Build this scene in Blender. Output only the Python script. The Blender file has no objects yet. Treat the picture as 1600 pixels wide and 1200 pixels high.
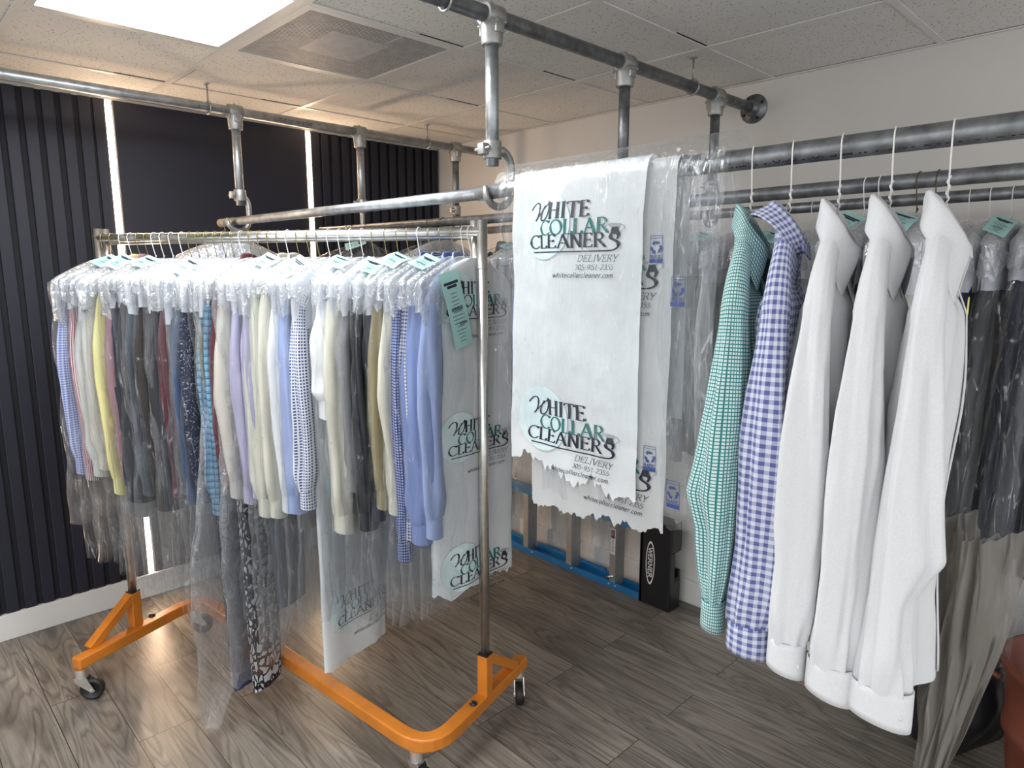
import bpy, math, random
from mathutils import Vector, Matrix, noise as mn
random.seed(7)
PI = math.pi
H = 1.638            # camera height; many z values below are "height relative to the lens" + H
CEIL = 2.42
WALL_Y = 2.835       # white wall
WALL_X = -3.600      # navy wall
sc = bpy.context.scene
COL = sc.collection

# ------------------------------------------------------------------ camera
cam_d = bpy.data.cameras.new('camera'); cam = bpy.data.objects.new('camera', cam_d); COL.objects.link(cam)
cam_d.sensor_width = 36.0; cam_d.lens = 1051.06 / 1600 * 36.0; cam_d.clip_start = 0.05; cam_d.clip_end = 60
F = Vector((-0.70581713, 0.68871071, -0.16583042)).normalized()
Rr = Vector((0.698315626, 0.715789773, 0.000536401654)).normalized()
U = Rr.cross(F).normalized()
m = Matrix((( Rr.x, U.x, -F.x, 0), (Rr.y, U.y, -F.y, 0), (Rr.z, U.z, -F.z, H), (0, 0, 0, 1)))
cam.matrix_world = m
sc.camera = cam
# ------------------------------------------------------------------ world, exposure
w = bpy.data.worlds.new('room_ambient'); sc.world = w; w.use_nodes = True
w.node_tree.nodes['Background'].inputs[0].default_value = (0.93, 0.94, 0.96, 1)
w.node_tree.nodes['Background'].inputs[1].default_value = 1.30
sc.view_settings.view_transform = 'Standard'; sc.view_settings.look = 'None'
sc.view_settings.exposure = 0.32; sc.view_settings.gamma = 1.0; sc.view_settings.use_curve_mapping = False
try:
    sc.cycles.transparent_max_bounces = 32
    sc.cycles.max_bounces = 8; sc.cycles.diffuse_bounces = 3; sc.cycles.glossy_bounces = 3
    sc.cycles.transmission_bounces = 6; sc.cycles.sample_clamp_indirect = 6.0
    sc.cycles.caustics_reflective = False; sc.cycles.caustics_refractive = False
except Exception:
    pass
TROFFER_E = 17.0
LED_E = 55.0

# ------------------------------------------------------------------ material helpers
def newmat(name):
    mt = bpy.data.materials.new(name); mt.use_nodes = True
    nt = mt.node_tree; nt.nodes.clear()
    out = nt.nodes.new('ShaderNodeOutputMaterial')
    return mt, nt, out
def N(nt, t, **kw):
    n = nt.nodes.new(t)
    for k, v in kw.items():
        if k.startswith('i_'):
            key = k[2:]; key = int(key) if key.isdigit() else key.replace('_', ' ')
            n.inputs[key].default_value = v
        else: setattr(n, k, v)
    return n
def L(nt, a, b): nt.links.new(a, b)
def rgb(c): return (c[0], c[1], c[2], 1)
def ramp(nt, fac, stops, interp='LINEAR'):
    r = nt.nodes.new('ShaderNodeValToRGB'); r.color_ramp.interpolation = interp
    el = r.color_ramp.elements
    while len(el) < len(stops): el.new(0.5)
    for e, (p, c) in zip(el, stops): e.position = p; e.color = rgb(c) if len(c) == 3 else c
    L(nt, fac, r.inputs[0]); return r
def coords(nt, kind='Object', scale=(1, 1, 1), rot=(0, 0, 0)):
    tc = nt.nodes.new('ShaderNodeTexCoord'); mp = nt.nodes.new('ShaderNodeMapping')
    mp.inputs['Scale'].default_value = scale; mp.inputs['Rotation'].default_value = rot
    L(nt, tc.outputs[kind], mp.inputs[0]); return mp.outputs[0]
MATS = {}
def simple(name, col, rough=0.6, metal=0.0, nscale=30, namt=0.12, bump=0.0, bscale=60, spec=0.5, sheen=0.0, trans=0.0, kind='Object', stretch=(1, 1, 1)):
    if name in MATS: return MATS[name]
    mt, nt, out = newmat(name)
    p = N(nt, 'ShaderNodeBsdfPrincipled'); p.inputs['Roughness'].default_value = rough; p.inputs['Metallic'].default_value = metal
    p.inputs['Specular IOR Level'].default_value = spec
    if sheen: p.inputs['Sheen Weight'].default_value = sheen
    co = coords(nt, kind, stretch)
    nz = N(nt, 'ShaderNodeTexNoise', i_Scale=nscale, i_Detail=4.0); L(nt, co, nz.inputs['Vector'])
    lo = tuple(c * (1 - namt) for c in col); hi = tuple(min(1, c * (1 + namt)) for c in col)
    r = ramp(nt, nz.outputs[0], [(0.3, lo), (0.7, hi)])
    L(nt, r.outputs[0], p.inputs['Base Color'])
    if bump:
        nb = N(nt, 'ShaderNodeTexNoise', i_Scale=bscale, i_Detail=3.0); L(nt, co, nb.inputs['Vector'])
        b = N(nt, 'ShaderNodeBump', i_Strength=bump, i_Distance=0.004); L(nt, nb.outputs[0], b.inputs['Height']); L(nt, b.outputs[0], p.inputs['Normal'])
    if trans:
        tr = N(nt, 'ShaderNodeBsdfTranslucent'); L(nt, r.outputs[0], tr.inputs[0])
        mx = N(nt, 'ShaderNodeMixShader', i_0=trans); L(nt, p.outputs[0], mx.inputs[1]); L(nt, tr.outputs[0], mx.inputs[2]); L(nt, mx.outputs[0], out.inputs[0])
    else: L(nt, p.outputs[0], out.inputs[0])
    MATS[name] = mt; return mt
def cloth(name, base, lines=None, size=0.008, width=0.5, mode='gingham', sx=1.0, trans=0.12):
    """woven cloth in UV metres; mode gingham / grid / stripe / plaid / dots / print / plain"""
    if name in MATS: return MATS[name]
    mt, nt, out = newmat(name)
    p = N(nt, 'ShaderNodeBsdfPrincipled'); p.inputs['Roughness'].default_value = 0.85
    p.inputs['Specular IOR Level'].default_value = 0.25; p.inputs['Sheen Weight'].default_value = 0.15
    uv = N(nt, 'ShaderNodeTexCoord').outputs['UV']
    sep = N(nt, 'ShaderNodeSeparateXYZ'); L(nt, uv, sep.inputs[0])
    def m_(op, a, b=None, c=None):
        n = N(nt, 'ShaderNodeMath', operation=op)
        for i, v in enumerate((a, b, c)):
            if v is None: continue
            if isinstance(v, (int, float)): n.inputs[i].default_value = v
            else: L(nt, v, n.inputs[i])
        return n.outputs[0]
    def band(axis, sz, wd, ph=0.0):
        return m_('LESS_THAN', m_('FRACT', m_('ADD', m_('DIVIDE', axis, sz), ph)), wd)
    x, y = sep.outputs[0], sep.outputs[1]
    if mode == 'plain': fac = None
    elif mode in ('gingham',): fac = m_('MULTIPLY', m_('ADD', band(x, size * sx, width), band(y, size, width)), 0.5)
    elif mode == 'grid': fac = m_('MAXIMUM', band(x, size * sx, width), band(y, size, width))
    elif mode == 'stripe': fac = band(x, size, width)
    elif mode == 'dots': fac = m_('MULTIPLY', m_('SUBTRACT', 1.0, band(x, size, width)), m_('SUBTRACT', 1.0, band(y, size, width))); fac = m_('SUBTRACT', 1.0, fac)
    elif mode == 'plaid':
        a = m_('MAXIMUM', band(x, size, 0.10), band(y, size, 0.10))
        b = m_('MULTIPLY', m_('ADD', band(x, size, 0.42, 0.3), band(y, size, 0.42, 0.3)), 0.38)
        fac = m_('MINIMUM', 1.0, m_('ADD', a, b))
    elif mode == 'print':
        vo = N(nt, 'ShaderNodeTexVoronoi', feature='DISTANCE_TO_EDGE', i_Scale=1.0 / size); 
        dn = N(nt, 'ShaderNodeTexNoise', i_Scale=0.6 / size, i_Detail=2.0); L(nt, uv, dn.inputs['Vector'])
        mx = N(nt, 'ShaderNodeMixRGB', i_0=0.06); L(nt, uv, mx.inputs[1]); L(nt, dn.outputs[1], mx.inputs[2]); L(nt, mx.outputs[0], vo.inputs['Vector'])
        fac = m_('LESS_THAN', vo.outputs[0], width)
    co = coords(nt, 'Object')
    nz = N(nt, 'ShaderNodeTexNoise', i_Scale=300.0, i_Detail=2.0); L(nt, co, nz.inputs['Vector'])
    if fac is None:
        r = ramp(nt, nz.outputs[0], [(0.25, tuple(c * 0.93 for c in base)), (0.75, base)]); colr = r.outputs[0]
    else:
        mx = N(nt, 'ShaderNodeMixRGB'); mx.inputs[1].default_value = rgb(base); mx.inputs[2].default_value = rgb(lines)
        L(nt, fac, mx.inputs[0]); colr = mx.outputs[0]
    L(nt, colr, p.inputs['Base Color'])
    b = N(nt, 'ShaderNodeBump', i_Strength=0.05, i_Distance=0.002); L(nt, nz.outputs[0], b.inputs['Height']); L(nt, b.outputs[0], p.inputs['Normal'])
    tr = N(nt, 'ShaderNodeBsdfTranslucent'); L(nt, colr, tr.inputs[0])
    ms = N(nt, 'ShaderNodeMixShader', i_0=trans); L(nt, p.outputs[0], ms.inputs[1]); L(nt, tr.outputs[0], ms.inputs[2]); L(nt, ms.outputs[0], out.inputs[0])
    MATS[name] = mt; return mt
def film(name, haze=0.10, edge=0.45, rough=0.09, tint=(0.97, 0.98, 0.99), body=(0.88, 0.89, 0.90), wr=70, bs=0.6, stretch=(1, 1, 0.22), gw=0.55):
    """clear polythene: transparent, a little milky, glossy on its wrinkles"""
    if name in MATS: return MATS[name]
    mt, nt, out = newmat(name)
    co = coords(nt, 'Object', stretch)
    nz = N(nt, 'ShaderNodeTexNoise', i_Scale=wr, i_Detail=4.0, i_Distortion=1.2); L(nt, co, nz.inputs['Vector'])
    n2 = N(nt, 'ShaderNodeTexVoronoi', feature='DISTANCE_TO_EDGE', i_Scale=wr * 0.35); L(nt, co, n2.inputs['Vector'])
    mul = N(nt, 'ShaderNodeMath', operation='ADD'); L(nt, nz.outputs[0], mul.inputs[0]); L(nt, n2.outputs[0], mul.inputs[1])
    b = N(nt, 'ShaderNodeBump', i_Strength=bs, i_Distance=0.008); L(nt, mul.outputs[0], b.inputs['Height'])
    gl = N(nt, 'ShaderNodeBsdfGlossy', i_Roughness=rough); gl.inputs[0].default_value = (1, 1, 1, 1); L(nt, b.outputs[0], gl.inputs['Normal'])
    df = N(nt, 'ShaderNodeBsdfDiffuse'); df.inputs[0].default_value = rgb(body); L(nt, b.outputs[0], df.inputs['Normal'])
    tl = N(nt, 'ShaderNodeBsdfTranslucent'); tl.inputs[0].default_value = rgb(body)
    md = N(nt, 'ShaderNodeMixShader', i_0=0.5); L(nt, df.outputs[0], md.inputs[1]); L(nt, tl.outputs[0], md.inputs[2])
    mg = N(nt, 'ShaderNodeMixShader', i_0=gw); L(nt, md.outputs[0], mg.inputs[1]); L(nt, gl.outputs[0], mg.inputs[2])
    tp = N(nt, 'ShaderNodeBsdfTransparent'); tp.inputs[0].default_value = rgb(tint)
    lw = N(nt, 'ShaderNodeLayerWeight', i_Blend=0.35); L(nt, b.outputs[0], lw.inputs['Normal'])
    pw = N(nt, 'ShaderNodeMath', operation='POWER', i_1=2.0); L(nt, lw.outputs['Facing'], pw.inputs[0])
    m0 = N(nt, 'ShaderNodeMath', operation='MULTIPLY_ADD', i_1=edge, i_2=haze); L(nt, pw.outputs[0], m0.inputs[0])
    cr = ramp(nt, n2.outputs[0], [(0.0, (1, 1, 1)), (0.035, (0, 0, 0))]); c2 = ramp(nt, nz.outputs[0], [(0.48, (0, 0, 0)), (0.62, (1, 1, 1))])
    cm = N(nt, 'ShaderNodeMath', operation='MULTIPLY'); L(nt, cr.outputs[0], cm.inputs[0]); L(nt, c2.outputs[0], cm.inputs[1])
    ma = N(nt, 'ShaderNodeMath', operation='MULTIPLY_ADD', i_1=0.30, use_clamp=True); L(nt, cm.outputs[0], ma.inputs[0]); L(nt, m0.outputs[0], ma.inputs[2])
    mx = N(nt, 'ShaderNodeMixShader'); L(nt, ma.outputs[0], mx.inputs[0]); L(nt, tp.outputs[0], mx.inputs[1]); L(nt, mg.outputs[0], mx.inputs[2])
    L(nt, mx.outputs[0], out.inputs[0])
    MATS[name] = mt; return mt
def emis(name, col, e):
    mt, nt, out = newmat(name)
    em = N(nt, 'ShaderNodeEmission', i_Strength=e); em.inputs[0].default_value = rgb(col); L(nt, em.outputs[0], out.inputs[0])
    return mt

def mat_floor():
    mt, nt, out = newmat('plank_floor')
    p = N(nt, 'ShaderNodeBsdfPrincipled', i_Roughness=0.34)
    tc = N(nt, 'ShaderNodeTexCoord'); 
    br = N(nt, 'ShaderNodeTexBrick', offset=0.37, offset_frequency=2, i_Scale=1.0)
    br.inputs['Color1'].default_value = (0.0, 0, 0, 1); br.inputs['Color2'].default_value = (1, 1, 1, 1); br.inputs['Mortar'].default_value = (0.5, 0.5, 0.5, 1)
    br.inputs['Mortar Size'].default_value = 0.0016; br.inputs['Mortar Smooth'].default_value = 0.1
    br.inputs['Brick Width'].default_value = 1.22; br.inputs['Row Height'].default_value = 0.182; br.inputs['Bias'].default_value = 0.0
    L(nt, tc.outputs['Object'], br.inputs['Vector'])
    # every plank gets its own offset into the grain
    sc_ = N(nt, 'ShaderNodeVectorMath', operation='SCALE', i_Scale=7.0); L(nt, br.outputs['Color'], sc_.inputs[0])
    ad = N(nt, 'ShaderNodeVectorMath', operation='ADD'); L(nt, tc.outputs['Object'], ad.inputs[0]); L(nt, sc_.outputs[0], ad.inputs[1])
    mp = N(nt, 'ShaderNodeMapping'); mp.inputs['Scale'].default_value = (0.55, 5.2, 1); L(nt, ad.outputs[0], mp.inputs[0])
    g1 = N(nt, 'ShaderNodeTexNoise', i_Scale=1.5, i_Detail=2.0, i_Roughness=0.5, i_Distortion=0.6); L(nt, mp.outputs[0], g1.inputs['Vector'])
    rings = N(nt, 'ShaderNodeMath', operation='MULTIPLY', i_1=15.0); L(nt, g1.outputs[0], rings.inputs[0])
    fr = N(nt, 'ShaderNodeMath', operation='FRACT'); L(nt, rings.outputs[0], fr.inputs[0])
    rr = ramp(nt, fr.outputs[0], [(0.0, (0.55,) * 3), (0.35, (1.0,) * 3), (0.8, (0.86,) * 3), (1.0, (0.5,) * 3)])
    mp2 = N(nt, 'ShaderNodeMapping'); mp2.inputs['Scale'].default_value = (3, 90, 1); L(nt, ad.outputs[0], mp2.inputs[0])
    g2 = N(nt, 'ShaderNodeTexNoise', i_Scale=1.0, i_Detail=5.0, i_Roughness=0.65); L(nt, mp2.outputs[0], g2.inputs['Vector'])
    mp3 = N(nt, 'ShaderNodeMapping'); mp3.inputs['Scale'].default_value = (1.3, 5, 1); L(nt, ad.outputs[0], mp3.inputs[0])
    g3 = N(nt, 'ShaderNodeTexNoise', i_Scale=1.0, i_Detail=5.0, i_Roughness=0.6); L(nt, mp3.outputs[0], g3.inputs['Vector'])
    base = ramp(nt, g3.outputs[0], [(0.25, (0.14, 0.12, 0.10)), (0.5, (0.30, 0.265, 0.225)), (0.75, (0.43, 0.39, 0.335))])
    fine = ramp(nt, g2.outputs[0], [(0.3, (0.66,) * 3), (0.65, (1.06,) * 3)])
    m1 = N(nt, 'ShaderNodeMixRGB', blend_type='MULTIPLY', i_0=1.0); L(nt, base.outputs[0], m1.inputs[1]); L(nt, fine.outputs[0], m1.inputs[2])
    m2 = N(nt, 'ShaderNodeMixRGB', blend_type='MULTIPLY', i_0=0.95); L(nt, m1.outputs[0], m2.inputs[1]); L(nt, rr.outputs[0], m2.inputs[2])
    tint = ramp(nt, br.outputs['Color'], [(0.0, (0.78,) * 3), (1.0, (1.12,) * 3)])
    m3 = N(nt, 'ShaderNodeMixRGB', blend_type='MULTIPLY', i_0=1.0); L(nt, m2.outputs[0], m3.inputs[1]); L(nt, tint.outputs[0], m3.inputs[2])
    m4 = N(nt, 'ShaderNodeMixRGB'); L(nt, br.outputs['Fac'], m4.inputs[0]); L(nt, m3.outputs[0], m4.inputs[1]); m4.inputs[2].default_value = (0.035, 0.028, 0.022, 1)
    L(nt, m4.outputs[0], p.inputs['Base Color'])
    b = N(nt, 'ShaderNodeBump', i_Strength=0.25, i_Distance=0.002); L(nt, fine.outputs[0], b.inputs['Height']); L(nt, b.outputs[0], p.inputs['Normal'])
    L(nt, p.outputs[0], out.inputs[0]); return mt
def mat_ceiling():
    mt, nt, out = newmat('acoustic_tile')
    p = N(nt, 'ShaderNodeBsdfPrincipled', i_Roughness=0.9); co = coords(nt, 'Object')
    v = N(nt, 'ShaderNodeTexVoronoi', i_Scale=95.0); L(nt, co, v.inputs['Vector'])
    dn = N(nt, 'ShaderNodeTexNoise', i_Scale=75.0, i_Detail=3.0); L(nt, co, dn.inputs['Vector'])
    a = ramp(nt, v.outputs['Distance'], [(0.20, (0, 0, 0)), (0.27, (1, 1, 1))]); c = ramp(nt, dn.outputs[0], [(0.47, (0, 0, 0)), (0.52, (1, 1, 1))])
    mm = N(nt, 'ShaderNodeMixRGB', blend_type='LIGHTEN', i_0=1.0); L(nt, a.outputs[0], mm.inputs[1]); L(nt, c.outputs[0], mm.inputs[2])
    big = N(nt, 'ShaderNodeTexNoise', i_Scale=1.6, i_Detail=3.0); L(nt, co, big.inputs['Vector'])
    bb = ramp(nt, big.outputs[0], [(0.3, (0.74, 0.73, 0.70)), (0.7, (0.82, 0.81, 0.78))])
    mx = N(nt, 'ShaderNodeMixRGB'); L(nt, mm.outputs[0], mx.inputs[0]); mx.inputs[1].default_value = (0.22, 0.20, 0.17, 1); L(nt, bb.outputs[0], mx.inputs[2])
    L(nt, mx.outputs[0], p.inputs['Base Color']); b = N(nt, 'ShaderNodeBump', i_Strength=0.4, i_Distance=0.002); L(nt, mm.outputs[0], b.inputs['Height']); L(nt, b.outputs[0], p.inputs['Normal'])
    L(nt, p.outputs[0], out.inputs[0]); return mt
def mat_wall():
    mt, nt, out = newmat('painted_wall')
    p = N(nt, 'ShaderNodeBsdfPrincipled', i_Roughness=0.75); co = coords(nt, 'Object')
    nz = N(nt, 'ShaderNodeTexNoise', i_Scale=1.3, i_Detail=4.0); L(nt, co, nz.inputs['Vector'])
    r = ramp(nt, nz.outputs[0], [(0.3, (0.66, 0.645, 0.615)), (0.7, (0.72, 0.70, 0.67))])
    # one round yellowed stain
    tc = N(nt, 'ShaderNodeTexCoord'); dist = N(nt, 'ShaderNodeVectorMath', operation='DISTANCE'); dist.inputs[1].default_value = (-1.925, 0, 2.10)
    mp = N(nt, 'ShaderNodeMapping'); mp.inputs['Scale'].default_value = (1, 0, 1); L(nt, tc.outputs['Object'], mp.inputs[0]); L(nt, mp.outputs[0], dist.inputs[0])
    st = ramp(nt, dist.outputs['Value'], [(0.075, (0.6, 0.6, 0.6)), (0.095, (0, 0, 0))])
    mx = N(nt, 'ShaderNodeMixRGB'); L(nt, st.outputs[0], mx.inputs[0]); L(nt, r.outputs[0], mx.inputs[1]); mx.inputs[2].default_value = (0.60, 0.56, 0.46, 1)
    L(nt, mx.outputs[0], p.inputs['Base Color'])
    b2 = N(nt, 'ShaderNodeTexNoise', i_Scale=90.0, i_Detail=3.0); L(nt, co, b2.inputs['Vector'])
    b = N(nt, 'ShaderNodeBump', i_Strength=0.15, i_Distance=0.002); L(nt, b2.outputs[0], b.inputs['Height']); L(nt, b.outputs[0], p.inputs['Normal'])
    L(nt, p.outputs[0], out.inputs[0]); return mt

M_FLOOR = mat_floor(); M_CEIL = mat_ceiling(); M_WALL = mat_wall()
M_NAVY = simple('navy_paint', (0.0085, 0.0098, 0.022), 0.55, nscale=3, namt=0.15, bump=0.1)
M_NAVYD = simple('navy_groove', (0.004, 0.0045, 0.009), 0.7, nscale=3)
M_WHITE = simple('white_trim', (0.72, 0.71, 0.69), 0.45, nscale=4, namt=0.05)
M_GRID = simple('grid_bar', (0.74, 0.73, 0.71), 0.5, nscale=4, namt=0.04)
M_DARK = simple('gap_shadow', (0.02, 0.02, 0.02), 0.9)  # near-black colour standing in for shadow along the tile edges
M_GALV = simple('galvanised_steel', (0.42, 0.44, 0.46), 0.38, 0.85, nscale=26, namt=0.28, bump=0.15, bscale=60)
M_GALVD = simple('dark_galvanised_steel', (0.20, 0.21, 0.22), 0.42, 0.8, nscale=30, namt=0.4, bump=0.2, bscale=60)  # darker, more mottled tone than the other galvanised steel
M_CHROME = simple('brushed_chrome', (0.80, 0.78, 0.75), 0.28, 1.0, nscale=50, namt=0.08)
M_CAST = simple('cast_zinc', (0.36, 0.36, 0.35), 0.45, 0.75, nscale=40, namt=0.2, bump=0.2)
M_ORANGE = simple('orange_paint', (0.62, 0.20, 0.022), 0.38, nscale=9, namt=0.14, bump=0.05)
M_BLACK = simple('black_rubber', (0.012, 0.012, 0.012), 0.5)
M_BLKPL = simple('black_plastic', (0.012, 0.013, 0.016), 0.35, bump=0.1)
M_BLUE = simple('blue_fibreglass', (0.012, 0.16, 0.40), 0.4, nscale=12, namt=0.12)
M_ALU = simple('aluminium', (0.42, 0.42, 0.42), 0.4, 0.7, nscale=15, namt=0.1)
M_WIREW = simple('white_wire', (0.78, 0.77, 0.74), 0.35, nscale=40, namt=0.04)
M_WIREG = simple('gold_wire', (0.30, 0.26, 0.12), 0.35, 0.8, nscale=60, namt=0.3)
M_WIREK = simple('dark_wire', (0.09, 0.075, 0.045), 0.4, 0.7, nscale=60, namt=0.3)
M_INK = simple('black_ink', (0.012, 0.014, 0.03), 0.45, namt=0.02)
M_TEAL = simple('teal_ink', (0.008, 0.135, 0.125), 0.45, namt=0.02)
M_PALE = simple('pale_print', (0.60, 0.72, 0.73), 0.4, namt=0.03)
M_GREYINK = simple('grey_ink', (0.33, 0.35, 0.36), 0.45, namt=0.02)
M_BLUEINK = simple('blue_ink', (0.03, 0.06, 0.22), 0.45, namt=0.02)
M_POLY = simple('white_polythene', (0.84, 0.87, 0.88), 0.22, nscale=8, namt=0.05, bump=0.9, bscale=14, spec=0.7, trans=0.28)
M_POLYG = simple('grey_polythene', (0.66, 0.67, 0.67), 0.3, nscale=8, namt=0.06, bump=0.4, bscale=22, trans=0.3)
M_PAPER = simple('white_paper', (0.78, 0.79, 0.85), 0.6, nscale=12, namt=0.04, trans=0.25)
M_TICKET = simple('aqua_paper', (0.40, 0.66, 0.64), 0.6, nscale=12, namt=0.04, trans=0.15)
FILM = film('clear_polythene', 0.030, 0.45)
FILM_G = film('glinting_polythene', 0.13, 0.7, rough=0.10, wr=26, bs=1.3, stretch=(1, 1, 0.5))
FILM_T = film('crumpled_polythene', 0.45, 0.5, rough=0.2, body=(0.93, 0.95, 0.98), wr=45, bs=1.0, stretch=(1, 1, 1))
FILM_H = film('milky_polythene', 0.085, 0.5, rough=0.16, body=(0.82, 0.83, 0.85), wr=50)
FILM_S = film('cloudy_polythene', 0.55, 0.35, rough=0.5, body=(0.40, 0.375, 0.34), wr=20, bs=0.2, tint=(0.8, 0.78, 0.75), gw=0.07)

# ------------------------------------------------------------------ mesh helpers
def tag(o, label=None, cat=None, group=None, kind=None):
    if label: o['label'] = label
    if cat: o['category'] = cat
    if group: o['group'] = group
    if kind: o['kind'] = kind
    return o
def empty(name, loc=(0, 0, 0), rz=0.0):
    o = bpy.data.objects.new(name, None); COL.objects.link(o); o.location = loc; o.rotation_euler = (0, 0, rz); o.empty_display_size = 0.05
    return o
class MB:
    def __init__(s): s.v = []; s.f = []; s.uv = []; s.hasuv = False
    def add(s, vs, fs, uvs=None):
        b = len(s.v); s.v += [tuple(v) for v in vs]; s.f += [tuple(i + b for i in f) for f in fs]
        s.uv += list(uvs) if uvs else [(0, 0)] * len(vs)
        if uvs: s.hasuv = True
        return s
    def box(s, c, d, R=None):
        vs = [Vector((sx * d[0] / 2, sy * d[1] / 2, sz * d[2] / 2)) for sx in (-1, 1) for sy in (-1, 1) for sz in (-1, 1)]
        if R is not None: vs = [R @ v for v in vs]
        vs = [v + Vector(c) for v in vs]
        return s.add(vs, [(0, 1, 3, 2), (4, 6, 7, 5), (0, 4, 5, 1), (2, 3, 7, 6), (0, 2, 6, 4), (1, 5, 7, 3)])
    def tube(s, pts, r, n=12, cap=True):
        pts = [Vector(p) for p in pts]; k = len(pts)
        rs = r if isinstance(r, (list, tuple)) else [r] * k
        t0 = (pts[1] - pts[0]).normalized(); a = Vector((0, 0, 1)) if abs(t0.z) < 0.9 else Vector((1, 0, 0))
        x = t0.cross(a).normalized(); vs = []
        for i, p in enumerate(pts):
            t = (pts[min(i + 1, k - 1)] - pts[max(i - 1, 0)]).normalized()
            x = (x - t * x.dot(t)).normalized(); y = t.cross(x)
            for j in range(n):
                q = 2 * PI * j / n; vs.append(p + (x * math.cos(q) + y * math.sin(q)) * rs[i])
        fs = [(i * n + j, i * n + (j + 1) % n, (i + 1) * n + (j + 1) % n, (i + 1) * n + j) for i in range(k - 1) for j in range(n)]
        if cap: fs += [tuple(range(n - 1, -1, -1)), tuple((k - 1) * n + j for j in range(n))]
        return s.add(vs, fs)
    def rectsweep(s, pts, w, h):
        """flat bar: width w sideways, height h in z, along a path that stays roughly level"""
        pts = [Vector(p) for p in pts]; k = len(pts); vs = []
        for i, p in enumerate(pts):
            a = (pts[i] - pts[i - 1]).normalized() if i else None; b = (pts[i + 1] - pts[i]).normalized() if i < k - 1 else None
            t = ((a or b) + (b or a)).normalized(); sd = Vector((t.y, -t.x, 0)).normalized()
            for (u, v) in ((-1, -1), (1, -1), (1, 1), (-1, 1)): vs.append(p + sd * u * w / 2 + Vector((0, 0, v * h / 2)))
        fs = [(i * 4 + j, i * 4 + (j + 1) % 4, i * 4 + 4 + (j + 1) % 4, i * 4 + 4 + j) for i in range(k - 1) for j in range(4)]
        fs += [(3, 2, 1, 0), tuple((k - 1) * 4 + j for j in range(4))]
        return s.add(vs, fs)
    def grid(s, f, nu, nv, closeu=False, uv=(1, 1)):
        vs = []; uvs = []
        for j in range(nv + 1):
            for i in range(nu + (0 if closeu else 1)):
                u, v = i / nu, j / nv; vs.append(f(u, v))
                if callable(uv): uvs.append(uv(u, v)); continue
                uu = (u if u <= 0.5 else 1 - u) if closeu else u
                uvs.append((uu * uv[0], v * uv[1]))
        w_ = nu if closeu else nu + 1
        fs = [(j * w_ + i, j * w_ + (i + 1) % w_, (j + 1) * w_ + (i + 1) % w_, (j + 1) * w_ + i) for j in range(nv) for i in range(nu)]
        return s.add(vs, fs, uvs)
    def lathe(s, prof, c=(0, 0, 0), n=24, R=None):
        vs = []
        for (r, z) in prof:
            for j in range(n):
                q = 2 * PI * j / n; v = Vector((r * math.cos(q), r * math.sin(q), z))
                if R is not None: v = R @ v
                vs.append(v + Vector(c))
        k = len(prof)
        fs = [(i * n + j, i * n + (j + 1) % n, (i + 1) * n + (j + 1) % n, (i + 1) * n + j) for i in range(k - 1) for j in range(n)]
        return s.add(vs, fs)
    def build(s, name, mat, parent=None, smooth=True, thick=0.0, bevel=0.0):
        me = bpy.data.meshes.new(name); me.from_pydata(s.v, [], s.f); me.materials.append(mat)
        if s.hasuv:
            l = me.uv_layers.new(name='UVMap')
            for lp in me.loops: l.data[lp.index].uv = s.uv[lp.vertex_index]
        if smooth:
            for p in me.polygons: p.use_smooth = True
        me.update()
        o = bpy.data.objects.new(name, me); COL.objects.link(o)
        if parent is not None: o.parent = parent
        if bevel:
            b = o.modifiers.new('bevel', 'BEVEL'); b.width = bevel; b.segments = 2; b.limit_method = 'ANGLE'
        if thick:
            t = o.modifiers.new('thickness', 'SOLIDIFY'); t.thickness = thick; t.offset = 0
        return o
def struct(name, mb, mat, **k):
    o = mb.build(name, mat, None, **k); o['kind'] = 'structure'; return o
def arc(cx, cy, r, a0, a1, n): return [(cx + r * math.cos(a0 + (a1 - a0) * i / n), cy + r * math.sin(a0 + (a1 - a0) * i / n)) for i in range(n + 1)]
def rotx(a): return Matrix.Rotation(a, 3, 'X')
def roty(a): return Matrix.Rotation(a, 3, 'Y')
def rotz(a): return Matrix.Rotation(a, 3, 'Z')
def lerp(a, b, t): return a + (b - a) * t
def table(rows, x):
    """piecewise-linear lookup, rows sorted by descending first column (height)"""
    if x >= rows[0][0]: return rows[0][1:]
    for a, b in zip(rows, rows[1:]):
        if x >= b[0]:
            t = (a[0] - x) / (a[0] - b[0]); t = t * t * (3 - 2 * t) * 0.5 + t * 0.5
            return tuple(lerp(p, q, t) for p, q in zip(a[1:], b[1:]))
    return rows[-1][1:]
def nz(x, y=0.0, z=0.0): return mn.noise(Vector((x, y, z)))

# ------------------------------------------------------------------ the room
GX, GY, T = -2.5769, 0.4557, 0.6096      # ceiling grid origin
struct('floor', MB().box((-0.9, 0.2, -0.05), (6.2, 6.0, 0.1)), M_FLOOR, smooth=False)
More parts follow.
